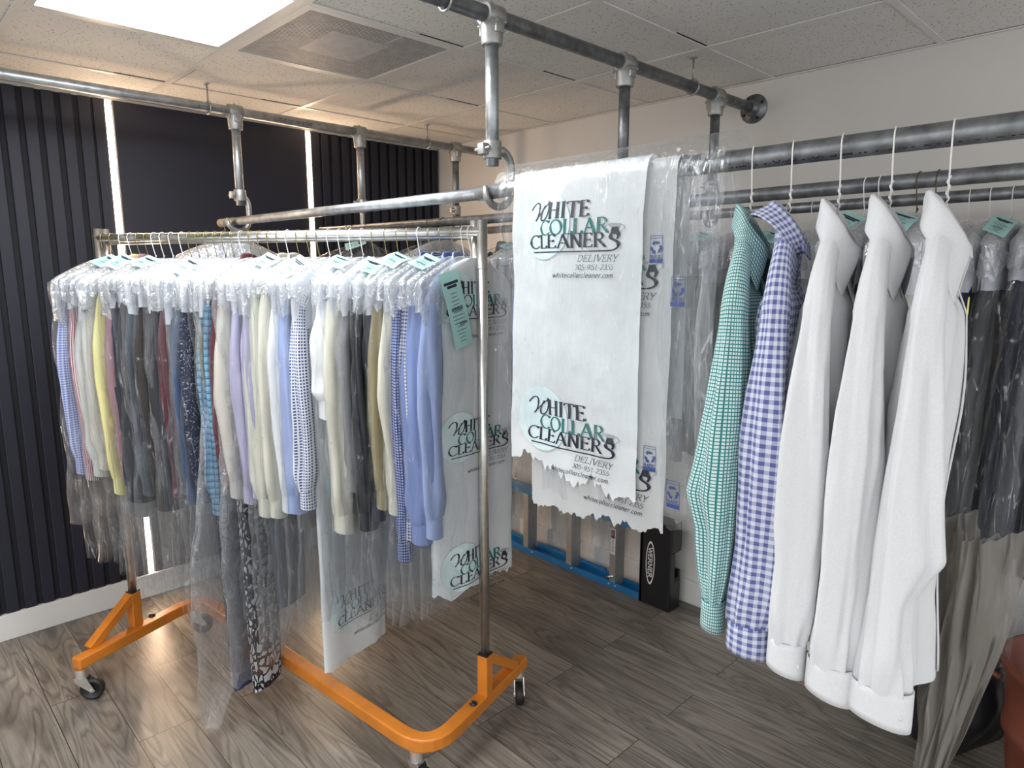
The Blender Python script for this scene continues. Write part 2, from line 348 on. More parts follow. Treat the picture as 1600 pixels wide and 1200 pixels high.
# ceiling with openings for the two troffers and the vent: built of tile-sized boxes
holes = {(0, 0), (1, 0), (0, 1), (1, -3), (2, -3), (4, -4), (5, -4)}
mc = MB(); i0, i1, j0, j1 = -2, 8, -6, 4
for i in range(i0, i1):
    for j in range(j0, j1):
        if (i, j) in holes: continue
        x0, x1 = max(GX + T * i, WALL_X - 0.1), GX + T * (i + 1); y0, y1 = GY + T * j, min(GY + T * (j + 1), WALL_Y + 0.1)
        if x1 > x0 and y1 > y0: mc.box(((x0 + x1) / 2, (y0 + y1) / 2, CEIL + 0.012), (x1 - x0, y1 - y0, 0.016))
struct('ceiling', mc, M_CEIL, smooth=False)
mg = MB(); xa, xb, ya, yb = WALL_X, GX + T * i1, GY + T * j0, WALL_Y
for i in range(i0 + 1, i1 + 1): mg.box((GX + T * i, (ya + yb) / 2, CEIL + 0.0015), (0.024, yb - ya, 0.003))
for j in range(j0, j1): mg.box(((xa + xb) / 2, GY + T * j, CEIL + 0.0013), (xb - xa, 0.024, 0.003))
mg.box(((xa + xb) / 2, WALL_Y - 0.011, CEIL), (xb - xa, 0.022, 0.003)); mg.box((WALL_X + 0.011, (ya + yb) / 2, CEIL), (0.022, yb - ya, 0.003))
struct('trim_1', mg, M_GRID, smooth=False)
md = MB()   # thin dark strips drawn as the shadow where tiles sit off their bars
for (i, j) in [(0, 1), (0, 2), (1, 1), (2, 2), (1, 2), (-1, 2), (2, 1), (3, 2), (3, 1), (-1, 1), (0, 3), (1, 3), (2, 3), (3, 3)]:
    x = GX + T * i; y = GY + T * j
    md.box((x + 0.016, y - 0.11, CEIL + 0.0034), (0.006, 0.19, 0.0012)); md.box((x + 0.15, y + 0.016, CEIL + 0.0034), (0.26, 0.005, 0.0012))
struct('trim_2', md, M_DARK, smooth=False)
struct('wall_right', MB().box((-0.9, WALL_Y + 0.05, CEIL / 2), (6.2, 0.1, CEIL)), M_WALL, smooth=False)
struct('wall_left', MB().box((WALL_X - 0.05, 0.0, CEIL / 2), (0.1, 5.7, CEIL)), M_WALL, smooth=False)
struct('baseboard_right', MB().box((-0.9, WALL_Y - 0.008, 0.06), (5.4, 0.016, 0.12)), M_WHITE, smooth=False, bevel=0.003)
struct('baseboard_left', MB().box((WALL_X + 0.012, 0.0, 0.06), (0.024, 5.6, 0.12)), M_WHITE, smooth=False, bevel=0.003)
PT = 0.765 + H
def ribs(y0, y1, n):
    m_ = MB(); st = (y1 - y0) / n
    for k in range(n):
        c = y0 + (k + 0.5) * st
        m_.box((WALL_X + 0.0105, c, (0.12 + PT) / 2), (0.013, st * 0.70, PT - 0.12))
    return m_
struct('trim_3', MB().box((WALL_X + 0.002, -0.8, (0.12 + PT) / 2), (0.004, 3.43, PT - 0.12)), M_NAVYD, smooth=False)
struct('trim_4', ribs(-2.0, 0.875, 42), M_NAVY, smooth=False, bevel=0.004)
struct('trim_5', MB().box((WALL_X + 0.008, 0.898, (0.12 + PT) / 2), (0.016, 0.046, PT - 0.12)), M_NAVY, smooth=False)
struct('trim_6', MB().box((WALL_X + 0.008, 1.428, (0.12 + PT) / 2), (0.016, 0.945, PT - 0.12)), M_NAVY, smooth=False)
struct('trim_7', MB().box((WALL_X + 0.008, 1.958, (0.12 + PT) / 2), (0.016, 0.05, PT - 0.12)), M_NAVY, smooth=False)
struct('trim_8', ribs(1.985, 2.832, 13), M_NAVY, smooth=False, bevel=0.004)
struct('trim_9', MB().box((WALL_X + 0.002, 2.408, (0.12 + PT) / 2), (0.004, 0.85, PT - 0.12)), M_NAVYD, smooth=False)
M_LED = emis('warm_light', (1.0, 0.70, 0.46), LED_E)
for y, lb in ((0.935, 'warm white light strip in the navy wall panels nearest the ribbed section at the left'), (1.917, 'warm white light strip in the navy wall left of the far ribbed panel')):
    e = empty('light_strip', (WALL_X + 0.004, y, 0.12)); tag(e, lb, 'light', 'vertical light strips in the navy wall')
    MB().box((0.003, 0, (PT - 0.12) / 2), (0.006, 0.026, PT - 0.12)).build('channel', M_WHITE, e, smooth=False)
    MB().box((0.010, 0, (PT - 0.12) / 2), (0.008, 0.020, PT - 0.14)).build('diffuser', M_LED, e, smooth=False)

M_PANEL = emis('panel_light', (0.96, 0.985, 1.0), TROFFER_E)
def troffer(i, j, lb):
    x0, y0 = GX + T * i, GY + T * j; cx, cy = x0 + T, y0 + T / 2
    e = empty('ceiling_light_panel', (cx, cy, CEIL)); tag(e, lb, 'ceiling light')
    m_ = MB()
    for sx in (-1, 1): m_.box((sx * (T - 0.024), 0, 0.004), (0.022, T - 0.026, 0.012))
    for sy in (-1, 1): m_.box((0, sy * (T / 2 - 0.024), 0.004), (2 * T - 0.07, 0.022, 0.012))
    m_.build('frame', M_WHITE, e, smooth=False)
    MB().box((0, 0, 0.006), (2 * T - 0.07, T - 0.07, 0.004)).build('diffuser', M_PANEL, e, smooth=False)
    MB().box((0, 0, 0.05), (2 * T - 0.03, T - 0.03, 0.07)).build('housing', M_WHITE, e, smooth=False)
troffer(0, 0, 'bright recessed ceiling light panel beside the square vent')
troffer(1, -3, 'recessed ceiling light panel behind the viewer on the left')
troffer(4, -4, 'recessed ceiling light panel behind the viewer on the right')
# return-air vent
def vent():
    e = empty('ceiling_vent', (GX + T / 2, GY + 1.5 * T, CEIL)); tag(e, 'square perforated metal air vent in the tiled ceiling beside the light panel', 'vent')
    m_ = MB(); a = T / 2 - 0.02
    for sx in (-1, 1): m_.box((sx * a, 0, 0.002), (0.028, 2 * a + 0.028, 0.006)); m_.box((0, sx * a, 0.002), (2 * a - 0.028, 0.028, 0.006))
    m_.build('frame', M_GRID, e, smooth=False)
    m_ = MB(); n = 46
    for k in range(n):
        x = -a + 0.018 + (2 * a - 0.036) * (k + 0.5) / n; m_.box((x, 0, 0.003), (0.0058, 2 * a - 0.03, 0.0012))
    m_.build('grille', simple('grille_paint', (0.60, 0.59, 0.58), 0.5), e, smooth=False)
    MB().box((0, 0, 0.12), (2 * a, 2 * a, 0.004)).build('duct_back', simple('duct', (0.03, 0.03, 0.03), 0.8), e, smooth=False)
    m_ = MB()
    for sx in (-1, 1): m_.box((sx * a, 0, 0.06), (0.004, 2 * a, 0.11)); m_.box((0, sx * a, 0.06), (2 * a, 0.004, 0.11))
    m_.build('duct_side', MATS['duct'], e, smooth=False)
    MB().box((0.0, 0, 0.009), (0.24, 0.22, 0.003)).build('deflector_plate', simple('deflector', (0.75, 0.74, 0.73), 0.6), e, smooth=False)
vent()

# ------------------------------------------------------------------ stroke lettering (a broad-pen roman)
def cv(p0, p1, p2, p3, n=8):
    r = []
    for i in range(n + 1):
        t = i / n; s = 1 - t
        r.append(tuple(s**3 * a + 3 * s * s * t * b + 3 * s * t * t * c + t**3 * d for a, b, c, d in zip(p0, p1, p2, p3)))
    return r
def el(cx, cy, rx, ry, a0, a1, n=18):
    return [(cx + rx * math.cos(math.radians(a0 + (a1 - a0) * i / n)), cy + ry * math.sin(math.radians(a0 + (a1 - a0) * i / n))) for i in range(n + 1)]
def sf(x, y, w_=0.12): return [(x - w_, y), (x + w_, y)]
G = {  # advance, strokes; cap height 1
 'W': (1.0, [[(0, 1), (.26, 0)], [(.26, 0), (.5, .9)], [(.5, 1), (.74, 0)], [(.74, 0), (1, 1)], sf(0, 1), sf(1, 1, .08)]),
 'H': (.72, [[(.12, 0), (.12, 1)], [(.6, 0), (.6, 1)], [(.12, .52), (.6, .52)], sf(.12, 0), sf(.12, 1), sf(.6, 0), sf(.6, 1)]),
 'I': (.32, [[(.16, 0), (.16, 1)], sf(.16, 0), sf(.16, 1)]),
 'T': (.66, [[(.33, 0), (.33, 1)], [(.02, .98), (.64, .98)], [(.02, .98), (0, .84)], [(.64, .98), (.66, .84)], sf(.33, 0)]),
 'E': (.62, [[(.12, 0), (.12, 1)], [(.02, .985), (.54, .985)], [(.54, .985), (.55, .84)], [(.12, .52), (.44, .52)], [(.44, .6), (.44, .44)], [(.02, .015), (.58, .015)], [(.58, .015), (.6, .18)]]),
 'C': (.74, [el(.42, .5, .38, .5, 42, 318), [(.70, .84), (.71, 1.0)], [(.70, .16), (.72, .1)]]),
 'O': (.84, [el(.42, .5, .38, .5, 0, 360, 26)]),
 'L': (.6, [[(.12, 0), (.12, 1)], sf(.12, 1), [(.02, .015), (.56, .015)], [(.56, .015), (.58, .2)]]),
 'A': (.8, [[(.06, 0), (.4, 1)], [(.4, 1), (.74, 0)], [(.2, .36), (.6, .36)], sf(.06, 0, .09), sf(.74, 0, .1)]),
 'R': (.74, [[(.12, 0), (.12, 1)], [(.02, .985), (.36, .985)] , el(.36, .745, .22, .24, 90, -90, 12), [(.12, .505), (.38, .505)], [(.34, .5), (.7, .0)], sf(.12, 0), sf(.72, 0, .05)]),
 'N': (.8, [[(.12, 0), (.12, 1)], [(.12, 1), (.68, 0)], [(.68, 0), (.68, 1)], sf(.12, 0), sf(.68, 1), sf(.08, 1, .08)]),
 'S': (.6, [cv((.52, .8), (.5, 1.06), (.1, 1.08), (.1, .76)) + cv((.1, .76), (.1, .5), (.54, .52), (.54, .26)) + cv((.54, .26), (.54, -.08), (.08, -.06), (.06, .24))]),
 'D': (.8, [[(.12, 0), (.12, 1)], [(.02, .985), (.36, .985)], el(.36, .5, .36, .485, 90, -90, 14), [(.02, .015), (.36, .015)]]),
 'V': (.74, [[(.04, 1), (.37, 0)], [(.37, 0), (.7, 1)], sf(.04, 1), sf(.7, 1, .08)]),
 'Y': (.7, [[(.04, 1), (.35, .48)], [(.66, 1), (.35, .48)], [(.35, .48), (.35, 0)], sf(.04, 1, .1), sf(.66, 1, .08), sf(.35, 0)]),
 'P': (.62, [[(.12, 0), (.12, 1)], [(.02, .985), (.34, .985)], el(.34, .73, .22, .255, 90, -90, 12), [(.12, .475), (.34, .475)], sf(.12, 0)]),
 'B': (.66, [[(.12, 0), (.12, 1)], el(.32, .75, .22, .24, 90, -90, 10), el(.32, .26, .26, .25, 90, -90, 10), [(.12, .505), (.34, .505)], [(.05, .985), (.34, .985)], [(.05, .015), (.34, .015)]]),
 'X': (.7, [[(.06, 1), (.62, 0)], [(.06, 0), (.6, 1)]]), 'F': (.58, [[(.12, 0), (.12, 1)], [(.02, .985), (.52, .985)], [(.12, .52), (.42, .52)]]),
 'K': (.7, [[(.12, 0), (.12, 1)], [(.6, 1), (.14, .45)], [(.25, .55), (.66, 0)]]), '8': (.56, [el(.28, .74, .19, .25, 0, 360, 16), el(.28, .26, .22, .26, 0, 360, 16)]),
 'M': (.9, [[(.12, 0), (.12, 1)], [(.12, 1), (.45, 0)], [(.45, 0), (.78, 1)], [(.78, 1), (.78, 0)]]),
 'G': (.78, [el(.42, .5, .38, .5, 42, 350), [(.8, .42), (.5, .42)]]),
 '0': (.56, [el(.28, .5, .22, .5, 0, 360, 20)]), '1': (.5, [[(.28, 0), (.28, 1)], [(.28, 1), (.12, .86)], sf(.28, 0, .13)]),
 '2': (.56, [el(.27, .72, .2, .27, 160, -30, 10) + [(.06, .03)], [(.06, .03), (.5, .03)]]),
 '3': (.54, [el(.25, .75, .18, .24, 150, -80, 10), el(.25, .27, .22, .27, 80, -150, 12)]),
 '4': (.56, [[(.38, 0), (.38, 1)], [(.38, 1), (.04, .32)], [(.04, .32), (.54, .32)]]),
 '5': (.54, [[(.16, .98), (.48, .98)], [(.14, .96), (.12, .58)], el(.24, .3, .24, .3, 110, -150, 12)]),
 '9': (.56, [el(.28, .68, .21, .3, 0, 360, 18), cv((.49, .7), (.5, .3), (.3, .02), (.08, 0))]),
 '/': (.4, [[(.02, -.1), (.38, 1.05)]]), '"': (.3, [[(.08, .7), (.08, 1)], [(.2, .7), (.2, 1)]]), "'": (.2, [[(.08, .7), (.08, 1)]]),
 '-': (.36, [[(.05, .36), (.31, .36)]]), '.': (.24, [[(.08, .0), (.13, .09)], [(.08, .09), (.13, 0)]]), ' ': (.35, []),
 'w': (.74, [[(.02, .62), (.2, 0)], [(.2, 0), (.37, .6)], [(.37, .6), (.53, 0)], [(.53, 0), (.7, .62)]]),
 'h': (.54, [[(.1, 0), (.1, 1)], cv((.1, .42), (.2, .66), (.44, .72), (.44, .42)) + [(.44, 0)]]),
 'i': (.26, [[(.12, 0), (.12, .62)], [(.11, .82), (.15, .92)]]), 'l': (.26, [[(.12, 0), (.12, 1)]]),
 't': (.34, [[(.14, .85), (.14, .12), (.24, 0), (.32, .04)], [(.02, .6), (.3, .6)]]),
 'e': (.48, [[(.06, .34), (.42, .36)] + el(.24, .31, .19, .31, 8, 320, 14)]),
 'c': (.46, [el(.25, .31, .2, .31, 45, 320, 12)]), 'o': (.52, [el(.25, .31, .2, .31, 0, 360, 16)]),
 'a': (.5, [[(.4, .6), (.4, .06), (.48, .0)], el(.23, .3, .18, .3, 40, 320, 14)]),
 'r': (.38, [[(.1, 0), (.1, .62)], cv((.1, .4), (.15, .6), (.28, .66), (.34, .58))]),
 'n': (.54, [[(.1, 0), (.1, .62)], cv((.1, .42), (.2, .66), (.44, .72), (.44, .42)) + [(.44, 0)]]),
 'm': (.8, [[(.1, 0), (.1, .62)], cv((.1, .42), (.18, .66), (.4, .72), (.4, .42)) + [(.4, 0)], cv((.4, .42), (.48, .66), (.7, .72), (.7, .42)) + [(.7, 0)]]),
}
def strip(mb, pts, fmap, thick, thin, maxseg=None, mono=False):
    """one pen stroke as a ribbon; fmap carries (x, y) onto the printed surface"""
    q = [Vector((p[0], p[1])) for p in pts]; out = [q[0]]
    for a, b in zip(q, q[1:]):
        d = (b - a).length; k = max(1, int(math.ceil(d / maxseg))) if maxseg else 1
        for i in range(1, k + 1): out.append(a + (b - a) * i / k)
    n = len(out); vs = []
    for i, p in enumerate(out):
        t = (out[min(i + 1, n - 1)] - out[max(i - 1, 0)])
        if t.length < 1e-9: t = Vector((1, 0))
        t.normalize(); nn = Vector((-t.y, t.x))
        ang = abs(t.y) if not mono else 1.0
        if not mono and t.x * t.y > 0.12: ang *= 0.35        # up-strokes are hairlines
        w_ = (thin + (thick - thin) * ang) / 2
        for s in (-1, 1):
            v = p + nn * w_ * s; vs.append(fmap(v.x, v.y))
    mb.add(vs, [(2 * i, 2 * i + 1, 2 * i + 3, 2 * i + 2) for i in range(n - 1)])
def text(mb, s, x, y, h, fmap, thick=0.13, thin=0.045, slant=0.0, wscale=1.0, fit=None, mono=False, seg=None, space=0.06):
    tot = sum(G[c][0] + space for c in s) * h
    if fit: wscale = fit / tot
    for c in s:
        adv, st = G[c]
        for pl in st:
            P = [(x + (px * h) * wscale + slant * py * h, y + py * h) for px, py in pl]
            strip(mb, P, fmap, thick * h, thin * h, seg, mono)
        x += (adv + space) * h * wscale
    return x
def disc(mb, cx, cy, rx, ry, fmap, n=48, m_=24):
    vs = [fmap(cx, cy)]
    for k in range(1, m_ + 1):
        for i in range(n):
            q = 2 * PI * i / n; vs.append(fmap(cx + rx * k / m_ * math.cos(q), cy + ry * k / m_ * math.sin(q)))
    fs = [(0, 1 + i, 1 + (i + 1) % n) for i in range(n)]
    fs += [(1 + (k - 1) * n + i, 1 + k * n + i, 1 + k * n + (i + 1) % n, 1 + (k - 1) * n + (i + 1) % n) for k in range(1, m_) for i in range(n)]
    mb.add(vs, fs)
def poly(mb, pts, fmap): mb.add([fmap(*p) for p in pts], [tuple(range(len(pts)))])
def logo(parent, S, ox, oy, k=1.0, parts='all'):
    """the shop's print; S(x, y, lift) is the bag surface, x right, y up, metres; (ox, oy) top-left of the print"""
    kx, ky = 0.000249 * k, 0.000187 * k
    def mp(l): return lambda x, y: S(ox + x * kx, oy + y * ky, l)
    # working units: x right, y negative downwards
    c = MB(); disc(c, 325, -490, 335, 440, mp(0.0012)); c.build('printed_roundel', M_PALE, parent)
    b = MB(); f = mp(0.0022); sg = 60
    # swash W
    strip(b, cv((135, -290), (170, -210), (250, -165), (262, -240)) + cv((262, -240), (262, -330), (235, -400), (200, -430)), f, 26, 14, sg)
    strip(b, cv((200, -430), (255, -360), (345, -260), (395, -215)), f, 15, 12, sg)
    strip(b, cv((345, -240), (290, -330), (262, -420), (310, -432)) + cv((310, -432), (370, -430), (420, -300), (398, -195)), f, 26, 14, sg)
    strip(b, cv((398, -195), (385, -215), (388, -235), (400, -250)), f, 22, 16, sg)
    text(b, 'HITE', 400, -412, 195, f, 0.175, 0.065, fit=490, seg=sg)
    text(b, 'CLEANER', 130, -785, 170, f, 0.175, 0.065, fit=960, seg=sg)
    # big S whose foot runs on as the underline
    strip(b, cv((1200, -700), (1255, -610), (1160, -585), (1130, -650)) + cv((1130, -650), (1105, -715), (1225, -700), (1220, -770)) + cv((1220, -770), (1215, -830), (1130, -838), (1060, -836)) + [(170, -834)], f, 42, 16, sg)
    poly(b, [(1140, -560), (1205, -556), (1225, -640), (1125, -640)], f)
    text(b, 'DELIVERY', 755, -962, 80, f, 0.11, 0.05, slant=0.28, fit=455, seg=sg)
    text(b, '305-951-2355', 725, -1060, 62, f, 0.12, 0.06, slant=0.2, fit=440, seg=sg)
    text(b, 'whitecollarcleaner.com', 455, -1158, 66, f, 0.12, 0.07, slant=0.2, fit=705, seg=sg)
    b.build('printed_black_lettering', M_INK, parent)
    t = MB(); text(t, 'COLLAR', 285, -618, 182, mp(0.0016), 0.18, 0.07, fit=830, seg=sg); t.build('printed_teal_lettering', M_TEAL, parent)
    g = MB(); f = mp(0.0013)
    strip(g, el(1170, -575, 112, 58, -10, 190, 24), f, 12, 10, sg); strip(g, cv((1058, -570), (1075, -610), (1110, -620), (1130, -640)), f, 10, 8, sg)
    strip(g, cv((1280, -560), (1270, -600), (1240, -620), (1215, -640)), f, 10, 8, sg); poly(g, [(1100, -540), (1170, -518), (1240, -535), (1205, -562), (1140, -562)], f)
    g.build('printed_collar_mark', M_GREYINK, parent)
def recycle_mark(parent, S, cx, cy, w_):
    """small blue block: triangle of three arrows over the word PLASTIC"""
    f = lambda x, y: S(cx + x * w_, cy + y * w_, 0.0015); b = MB()
    for (a, c) in (((-.5, .95), (.5, .95)), ((-.5, .78), (.5, .78)), ((-.5, -.62), (.5, -.62)), ((-.5, .95), (-.5, -.9)), ((.5, .95), (.5, -.9))): strip(b, [a, c], f, .035, .035, mono=True)
    for k in range(3):
        a = math.radians(90 + 120 * k); R2 = lambda p: (p[0] * math.cos(a) - p[1] * math.sin(a), p[0] * math.sin(a) + p[1] * math.cos(a) + 0.15)
        poly(b, [R2(p) for p in ((.30, -.28), (.44, -.1), (.40, .14), (.25, .20), (.24, -.06))], f)
        poly(b, [R2(p) for p in ((.50, .14), (.28, .36), (.12, .14))], f)
    text(b, 'PLASTIC', -.44, -.56, .2, f, .22, .14, fit=.88, mono=True); poly(b, [(-.5, -.9), (.5, -.9), (.5, -.65), (-.5, -.65)], f)
    b.build('printed_recycling_mark', M_BLUEINK, parent)

# ------------------------------------------------------------------ pipework
def pipe_text(parent, s, P0, P1, r, ang, h, start, mat=M_INK):
    """stencilled marks wrapped round a pipe from P0 towards P1; ang = side of the pipe they sit on"""
    P0, P1 = Vector(P0), Vector(P1); t = (P1 - P0).normalized(); up = Vector((0, 0, 1)); sd = t.cross(up).normalized(); up = sd.cross(t)
    def f(x, y):
        a = ang + y / r; return P0 + t * (start + x) + (sd * math.cos(a) + up * math.sin(a)) * (r + 0.0006)
    b = MB(); text(b, s, 0, -h / 2, h, f, .16, .12, mono=True, wscale=1.25); b.build('stencilled_marking', mat, parent, smooth=False)
def clamp(parent, x, y, z, r=0.021):
    """tee clamp: wraps the cross pipe at (x, y, z) running in Y, socket below"""
    m_ = MB(); m_.tube([(x, y - 0.030, z), (x, y + 0.030, z)], r + 0.009, 20); m_.tube([(x, y, z - 0.015), (x, y, z - 0.075)], [r + 0.012, r + 0.008], 20)
    for s in (-1, 1): m_.box((x + s * 0.030, y, z - 0.030), (0.010, 0.030, 0.036)); m_.tube([(x - 0.04, y + s * 0.014, z - 0.022), (x + 0.042, y + s * 0.014, z - 0.022)], 0.0045, 8)
    m_.tube([(x, y, z + r + 0.004), (x, y, z + r + 0.014)], 0.005, 8)
    return m_.build('clamp', M_CAST, parent, bevel=0.002)
def drop(x, y, z, zb, zr, ry, lb, mat):
    """vertical dropper with tee clamp and a J hook under the rail at (ry, zr); local frame at (x, y, zb)"""
    e = empty('drop_pipe', (x, y, zb)); tag(e, lb, 'pipe', 'short pipes hanging from the ceiling pipes')
    MB().tube([(0, 0, 0), (0, 0, z - zb - 0.022)], 0.0185, 20).build('pipe', mat, e)
    clamp(e, 0, 0, z - zb)
    cz = 0.042; o = ry - y; r = 0.034; zc = zr - zb
    hc, hz, hr = o + 0.014, zc + 0.010, 0.050
    path = [(0, 0.012, cz)] + [(0, hc + hr - 0.040 + 0.040 * math.sin(a), cz - 0.040 + 0.042 * math.cos(a)) for a in (0.15, 0.6, 1.05, 1.4)] + [(0, hc + hr + 0.001, (cz + hz) / 2)]
    path += [(0, hc + hr * math.cos(a), hz + hr * math.sin(a)) for a in [-k * 0.26 for k in range(0, 11)]]
    path.append((0, hc - hr + 0.001, hz + 0.004))
    m_ = MB(); m_.tube(path, [0.014, 0.013, 0.012, 0.012, 0.012, 0.012] + [0.011] * (len(path) - 7) + [0.006], 12)
    h = m_.build('rail_hook', M_CAST, e)
    c = MB(); c.tube([(0, 0, cz - 0.024), (0, 0, cz + 0.024)], 0.026, 20); c.box((0, -0.034, cz), (0.024, 0.022, 0.03)); c.tube([(-0.03, -0.036, cz), (0.03, -0.036, cz)], 0.005, 8); c.build('hook_collar', M_CAST, e, bevel=0.002)
    return e
PA_X, PA_Z = -1.437, 0.678 + H; PB_X, PB_Z = -3.07, 0.686 + H
def ceiling_pipe(x, z, y0, lb, straps, mat):
    e = empty('ceiling_pipe', (x, WALL_Y, z)); tag(e, lb, 'pipe', 'long pipes under the ceiling')
    MB().tube([(0, y0 - WALL_Y, 0), (0, -0.012, 0)], 0.021, 24).build('pipe', mat, e)
    f = MB(); Rm = rotx(PI / 2); f.lathe([(0, 0.045), (0.030, 0.045), (0.032, 0.012), (0.034, 0.009), (0.058, 0.006), (0.060, 0.0), (0, 0.0)], (0, 0, 0), 32, Rm); f.build('wall_flange', M_GALVD, e)
    for k in range(4):
        a = k * PI / 2 + 0.5; MB().tube([(0.045 * math.cos(a), -0.0062, 0.045 * math.sin(a)), (0.045 * math.cos(a), -0.0095, 0.045 * math.sin(a))], 0.007, 8).build('flange_bolt', M_BLACK, e)
    for ys in straps:
        s = MB(); yy = ys - WALL_Y; s.tube([(0, yy, 0.024), (0, yy, CEIL - z)], 0.0035, 8); s.tube([(0.0265 * math.cos(a), yy, 0.0265 * math.sin(a)) for a in [PI / 2 + k * PI / 10 for k in range(21)]], 0.0035, 8)
        s.box((0, yy, CEIL - z - 0.002), (0.03, 0.012, 0.003)); s.build('hanger_strap', M_CAST, e)
    return e
pa = ceiling_pipe(PA_X, PA_Z, -0.9, 'dark galvanised ceiling pipe nearer the viewer ending in a wall flange', [2.345, 1.165], M_GALVD)
pb = ceiling_pipe(PB_X, PB_Z, -1.6, 'galvanised ceiling pipe running along the navy wall', [1.185, 2.35, 0.05], M_GALV)
pipe_text(pb, 'ENTERPRISE INC 3/4"', (0, -1.9, 0), (0, 0, 0), 0.021, -0.3, 0.012, 0.2); pipe_text(pb, 'HEAT NO 10B SCH40', (0, -1.35, 0), (0, 0, 0), 0.021, -0.3, 0.012, 0.0)
R1A, R1B, R1C = (-3.215, 1.262, 0.217 + H), (-1.455, 1.335, 0.219 + H), (0.9, 1.31, 0.221 + H)
def r1y(x): return lerp(R1A[1], R1B[1], (x - R1A[0]) / (R1B[0] - R1A[0])) if x < R1B[0] else 1.312
drop(PA_X, 1.325, PA_Z, 0.289 + H, 0.219 + H, 1.333, 'galvanised drop pipe hooked under the joint of the front rail', M_GALV)
drop(PA_X, 1.926, PA_Z, 0.289 + H, 0.212 + H, 1.905, 'dark drop pipe between the front and the wall ends of the near ceiling pipe', M_GALVD)
drop(PA_X, 2.520, PA_Z, 0.289 + H, 0.222 + H, 2.505, 'dark drop pipe nearest the wall flange', M_GALVD)
drop(PB_X, 1.297, PB_Z, 0.289 + H, 0.217 + H, 1.268, 'galvanised drop pipe hooked under the free left end of the front rail', M_GALV)
drop(PB_X, 1.925, PB_Z, 0.292 + H, 0.212 + H, 1.860, 'galvanised drop pipe between the second light strip and the far ribbed panel', M_GALV)
drop(PB_X, 2.547, PB_Z, 0.300 + H, 0.213 + H, 2.503, 'galvanised drop pipe in front of the white wall near the corner', M_GALVD)
def rail(name, pts, r, mat, lb, ends=True):
    o = Vector(pts[0]); e = empty(name, o); tag(e, lb, 'rail', 'pipe rails hung parallel in the room')
    P = [Vector(p) - o for p in pts]
    MB().tube(P, r, 24).build('pipe', mat, e)
    if ends: 
        d = (P[0] - P[1]).normalized(); MB().tube([P[0] - d * 0.012, P[0] + d * 0.002], r + 0.0015, 24).build('end_cap', simple('rusty_end', (0.45, 0.30, 0.18), 0.5, 0.5), e)
    return e
r1 = rail('hanging_rail', [R1A, R1B], 0.0175, M_GALV, 'bright thin galvanised rail over the orange rack, the left length of the front rail')
r1b = rail('hanging_rail', [(-1.50, 1.335, 0.219 + H), (-1.36, 1.315, 0.220 + H), R1C], 0.0205, M_GALVD, 'dark galvanised front rail carrying five uncovered shirts and draped bags', False)
pipe_text(r1b, 'HEAT NO.50 NO. D50', (0.14, -0.02, 0), (2.4, -0.02, 0), 0.0205, -0.35, 0.016, 0.66); pipe_text(r1b, 'HEAT NO.50 D50 NO. D12 NNN EN', (0.14, -0.02, 0), (2.4, -0.02, 0), 0.0205, -0.35, 0.016, 0.86)
r2 = rail('hanging_rail', [(-3.36, 1.85, 0.210 + H), (-1.9, 1.90, 0.208 + H), (0.9, 1.88, 0.226 + H)], 0.019, M_GALVD, 'middle pipe rail behind the front rail')
pipe_text(r2, 'IN D E SCH40 5 3/4" X 21', (1.46, 0.05, 0), (4.2, 0.04, 0.016), 0.019, -0.3, 0.018, 0.83); pipe_text(r2, 'SPEC/SA53 0C10B HEAT NO', (1.46, 0.05, 0), (4.2, 0.04, 0.016), 0.019, -0.3, 0.018, 1.33)
r3 = rail('hanging_rail', [(-3.16, 2.50, 0.213 + H), (0.9, 2.51, 0.238 + H)], 0.019, M_GALVD, 'rear pipe rail closest to the white wall')

# ------------------------------------------------------------------ rolling rack
RL, RR = Vector((-2.98, 0.70, 0)), Vector((-1.61, 1.44, 0)); RE = (RR - RL).normalized(); RN = Vector((RE.y, -RE.x, 0)); RLEN = (RR - RL).length
RTH = math.atan2(RE.y, RE.x); RZ = 0.122 + H
rack = empty('rolling_rack', (RL.x, RL.y, 0), RTH); tag(rack, 'orange based rolling garment rack with a chrome hanging bar packed with bagged clothes', 'rack')
# local frame: x along the bar, -y towards the viewer
MB().tube([(0, 0, 0.30), (0, 0, RZ + 0.035)], 0.0165, 24).build('post', M_CHROME, rack)
MB().tube([(RLEN, 0, 0.30), (RLEN, 0, RZ + 0.035)], 0.0165, 24).build('post', M_CHROME, rack)
MB().tube([(RLEN, 0, RZ - 0.115), (RLEN, 0, RZ - 0.112)], 0.0180, 24).build('post_joint', M_CHROME, rack)
MB().tube([(0.0, 0, RZ), (RLEN, 0, RZ)], 0.0150, 24).build('hanging_bar', M_CHROME, rack)
MB().tube([(0.0, 0.034, RZ - 0.010), (RLEN - 0.035, 0.034, RZ - 0.010)], 0.0140, 24).build('hanging_bar', M_CHROME, rack)
for xx in (-0.0, RLEN - 0.036): MB().tube([(xx, 0.034, RZ - 0.22), (xx, 0.034, RZ + 0.036)], 0.0155, 20).build('bar_sleeve', M_CHROME, rack)
def lw_(p): return Vector((p.x, p.y, 0))
def toloc(x, y, z): 
    d = Vector((x, y, 0)) - RL; return (d.dot(RE), -d.dot(RN), z)
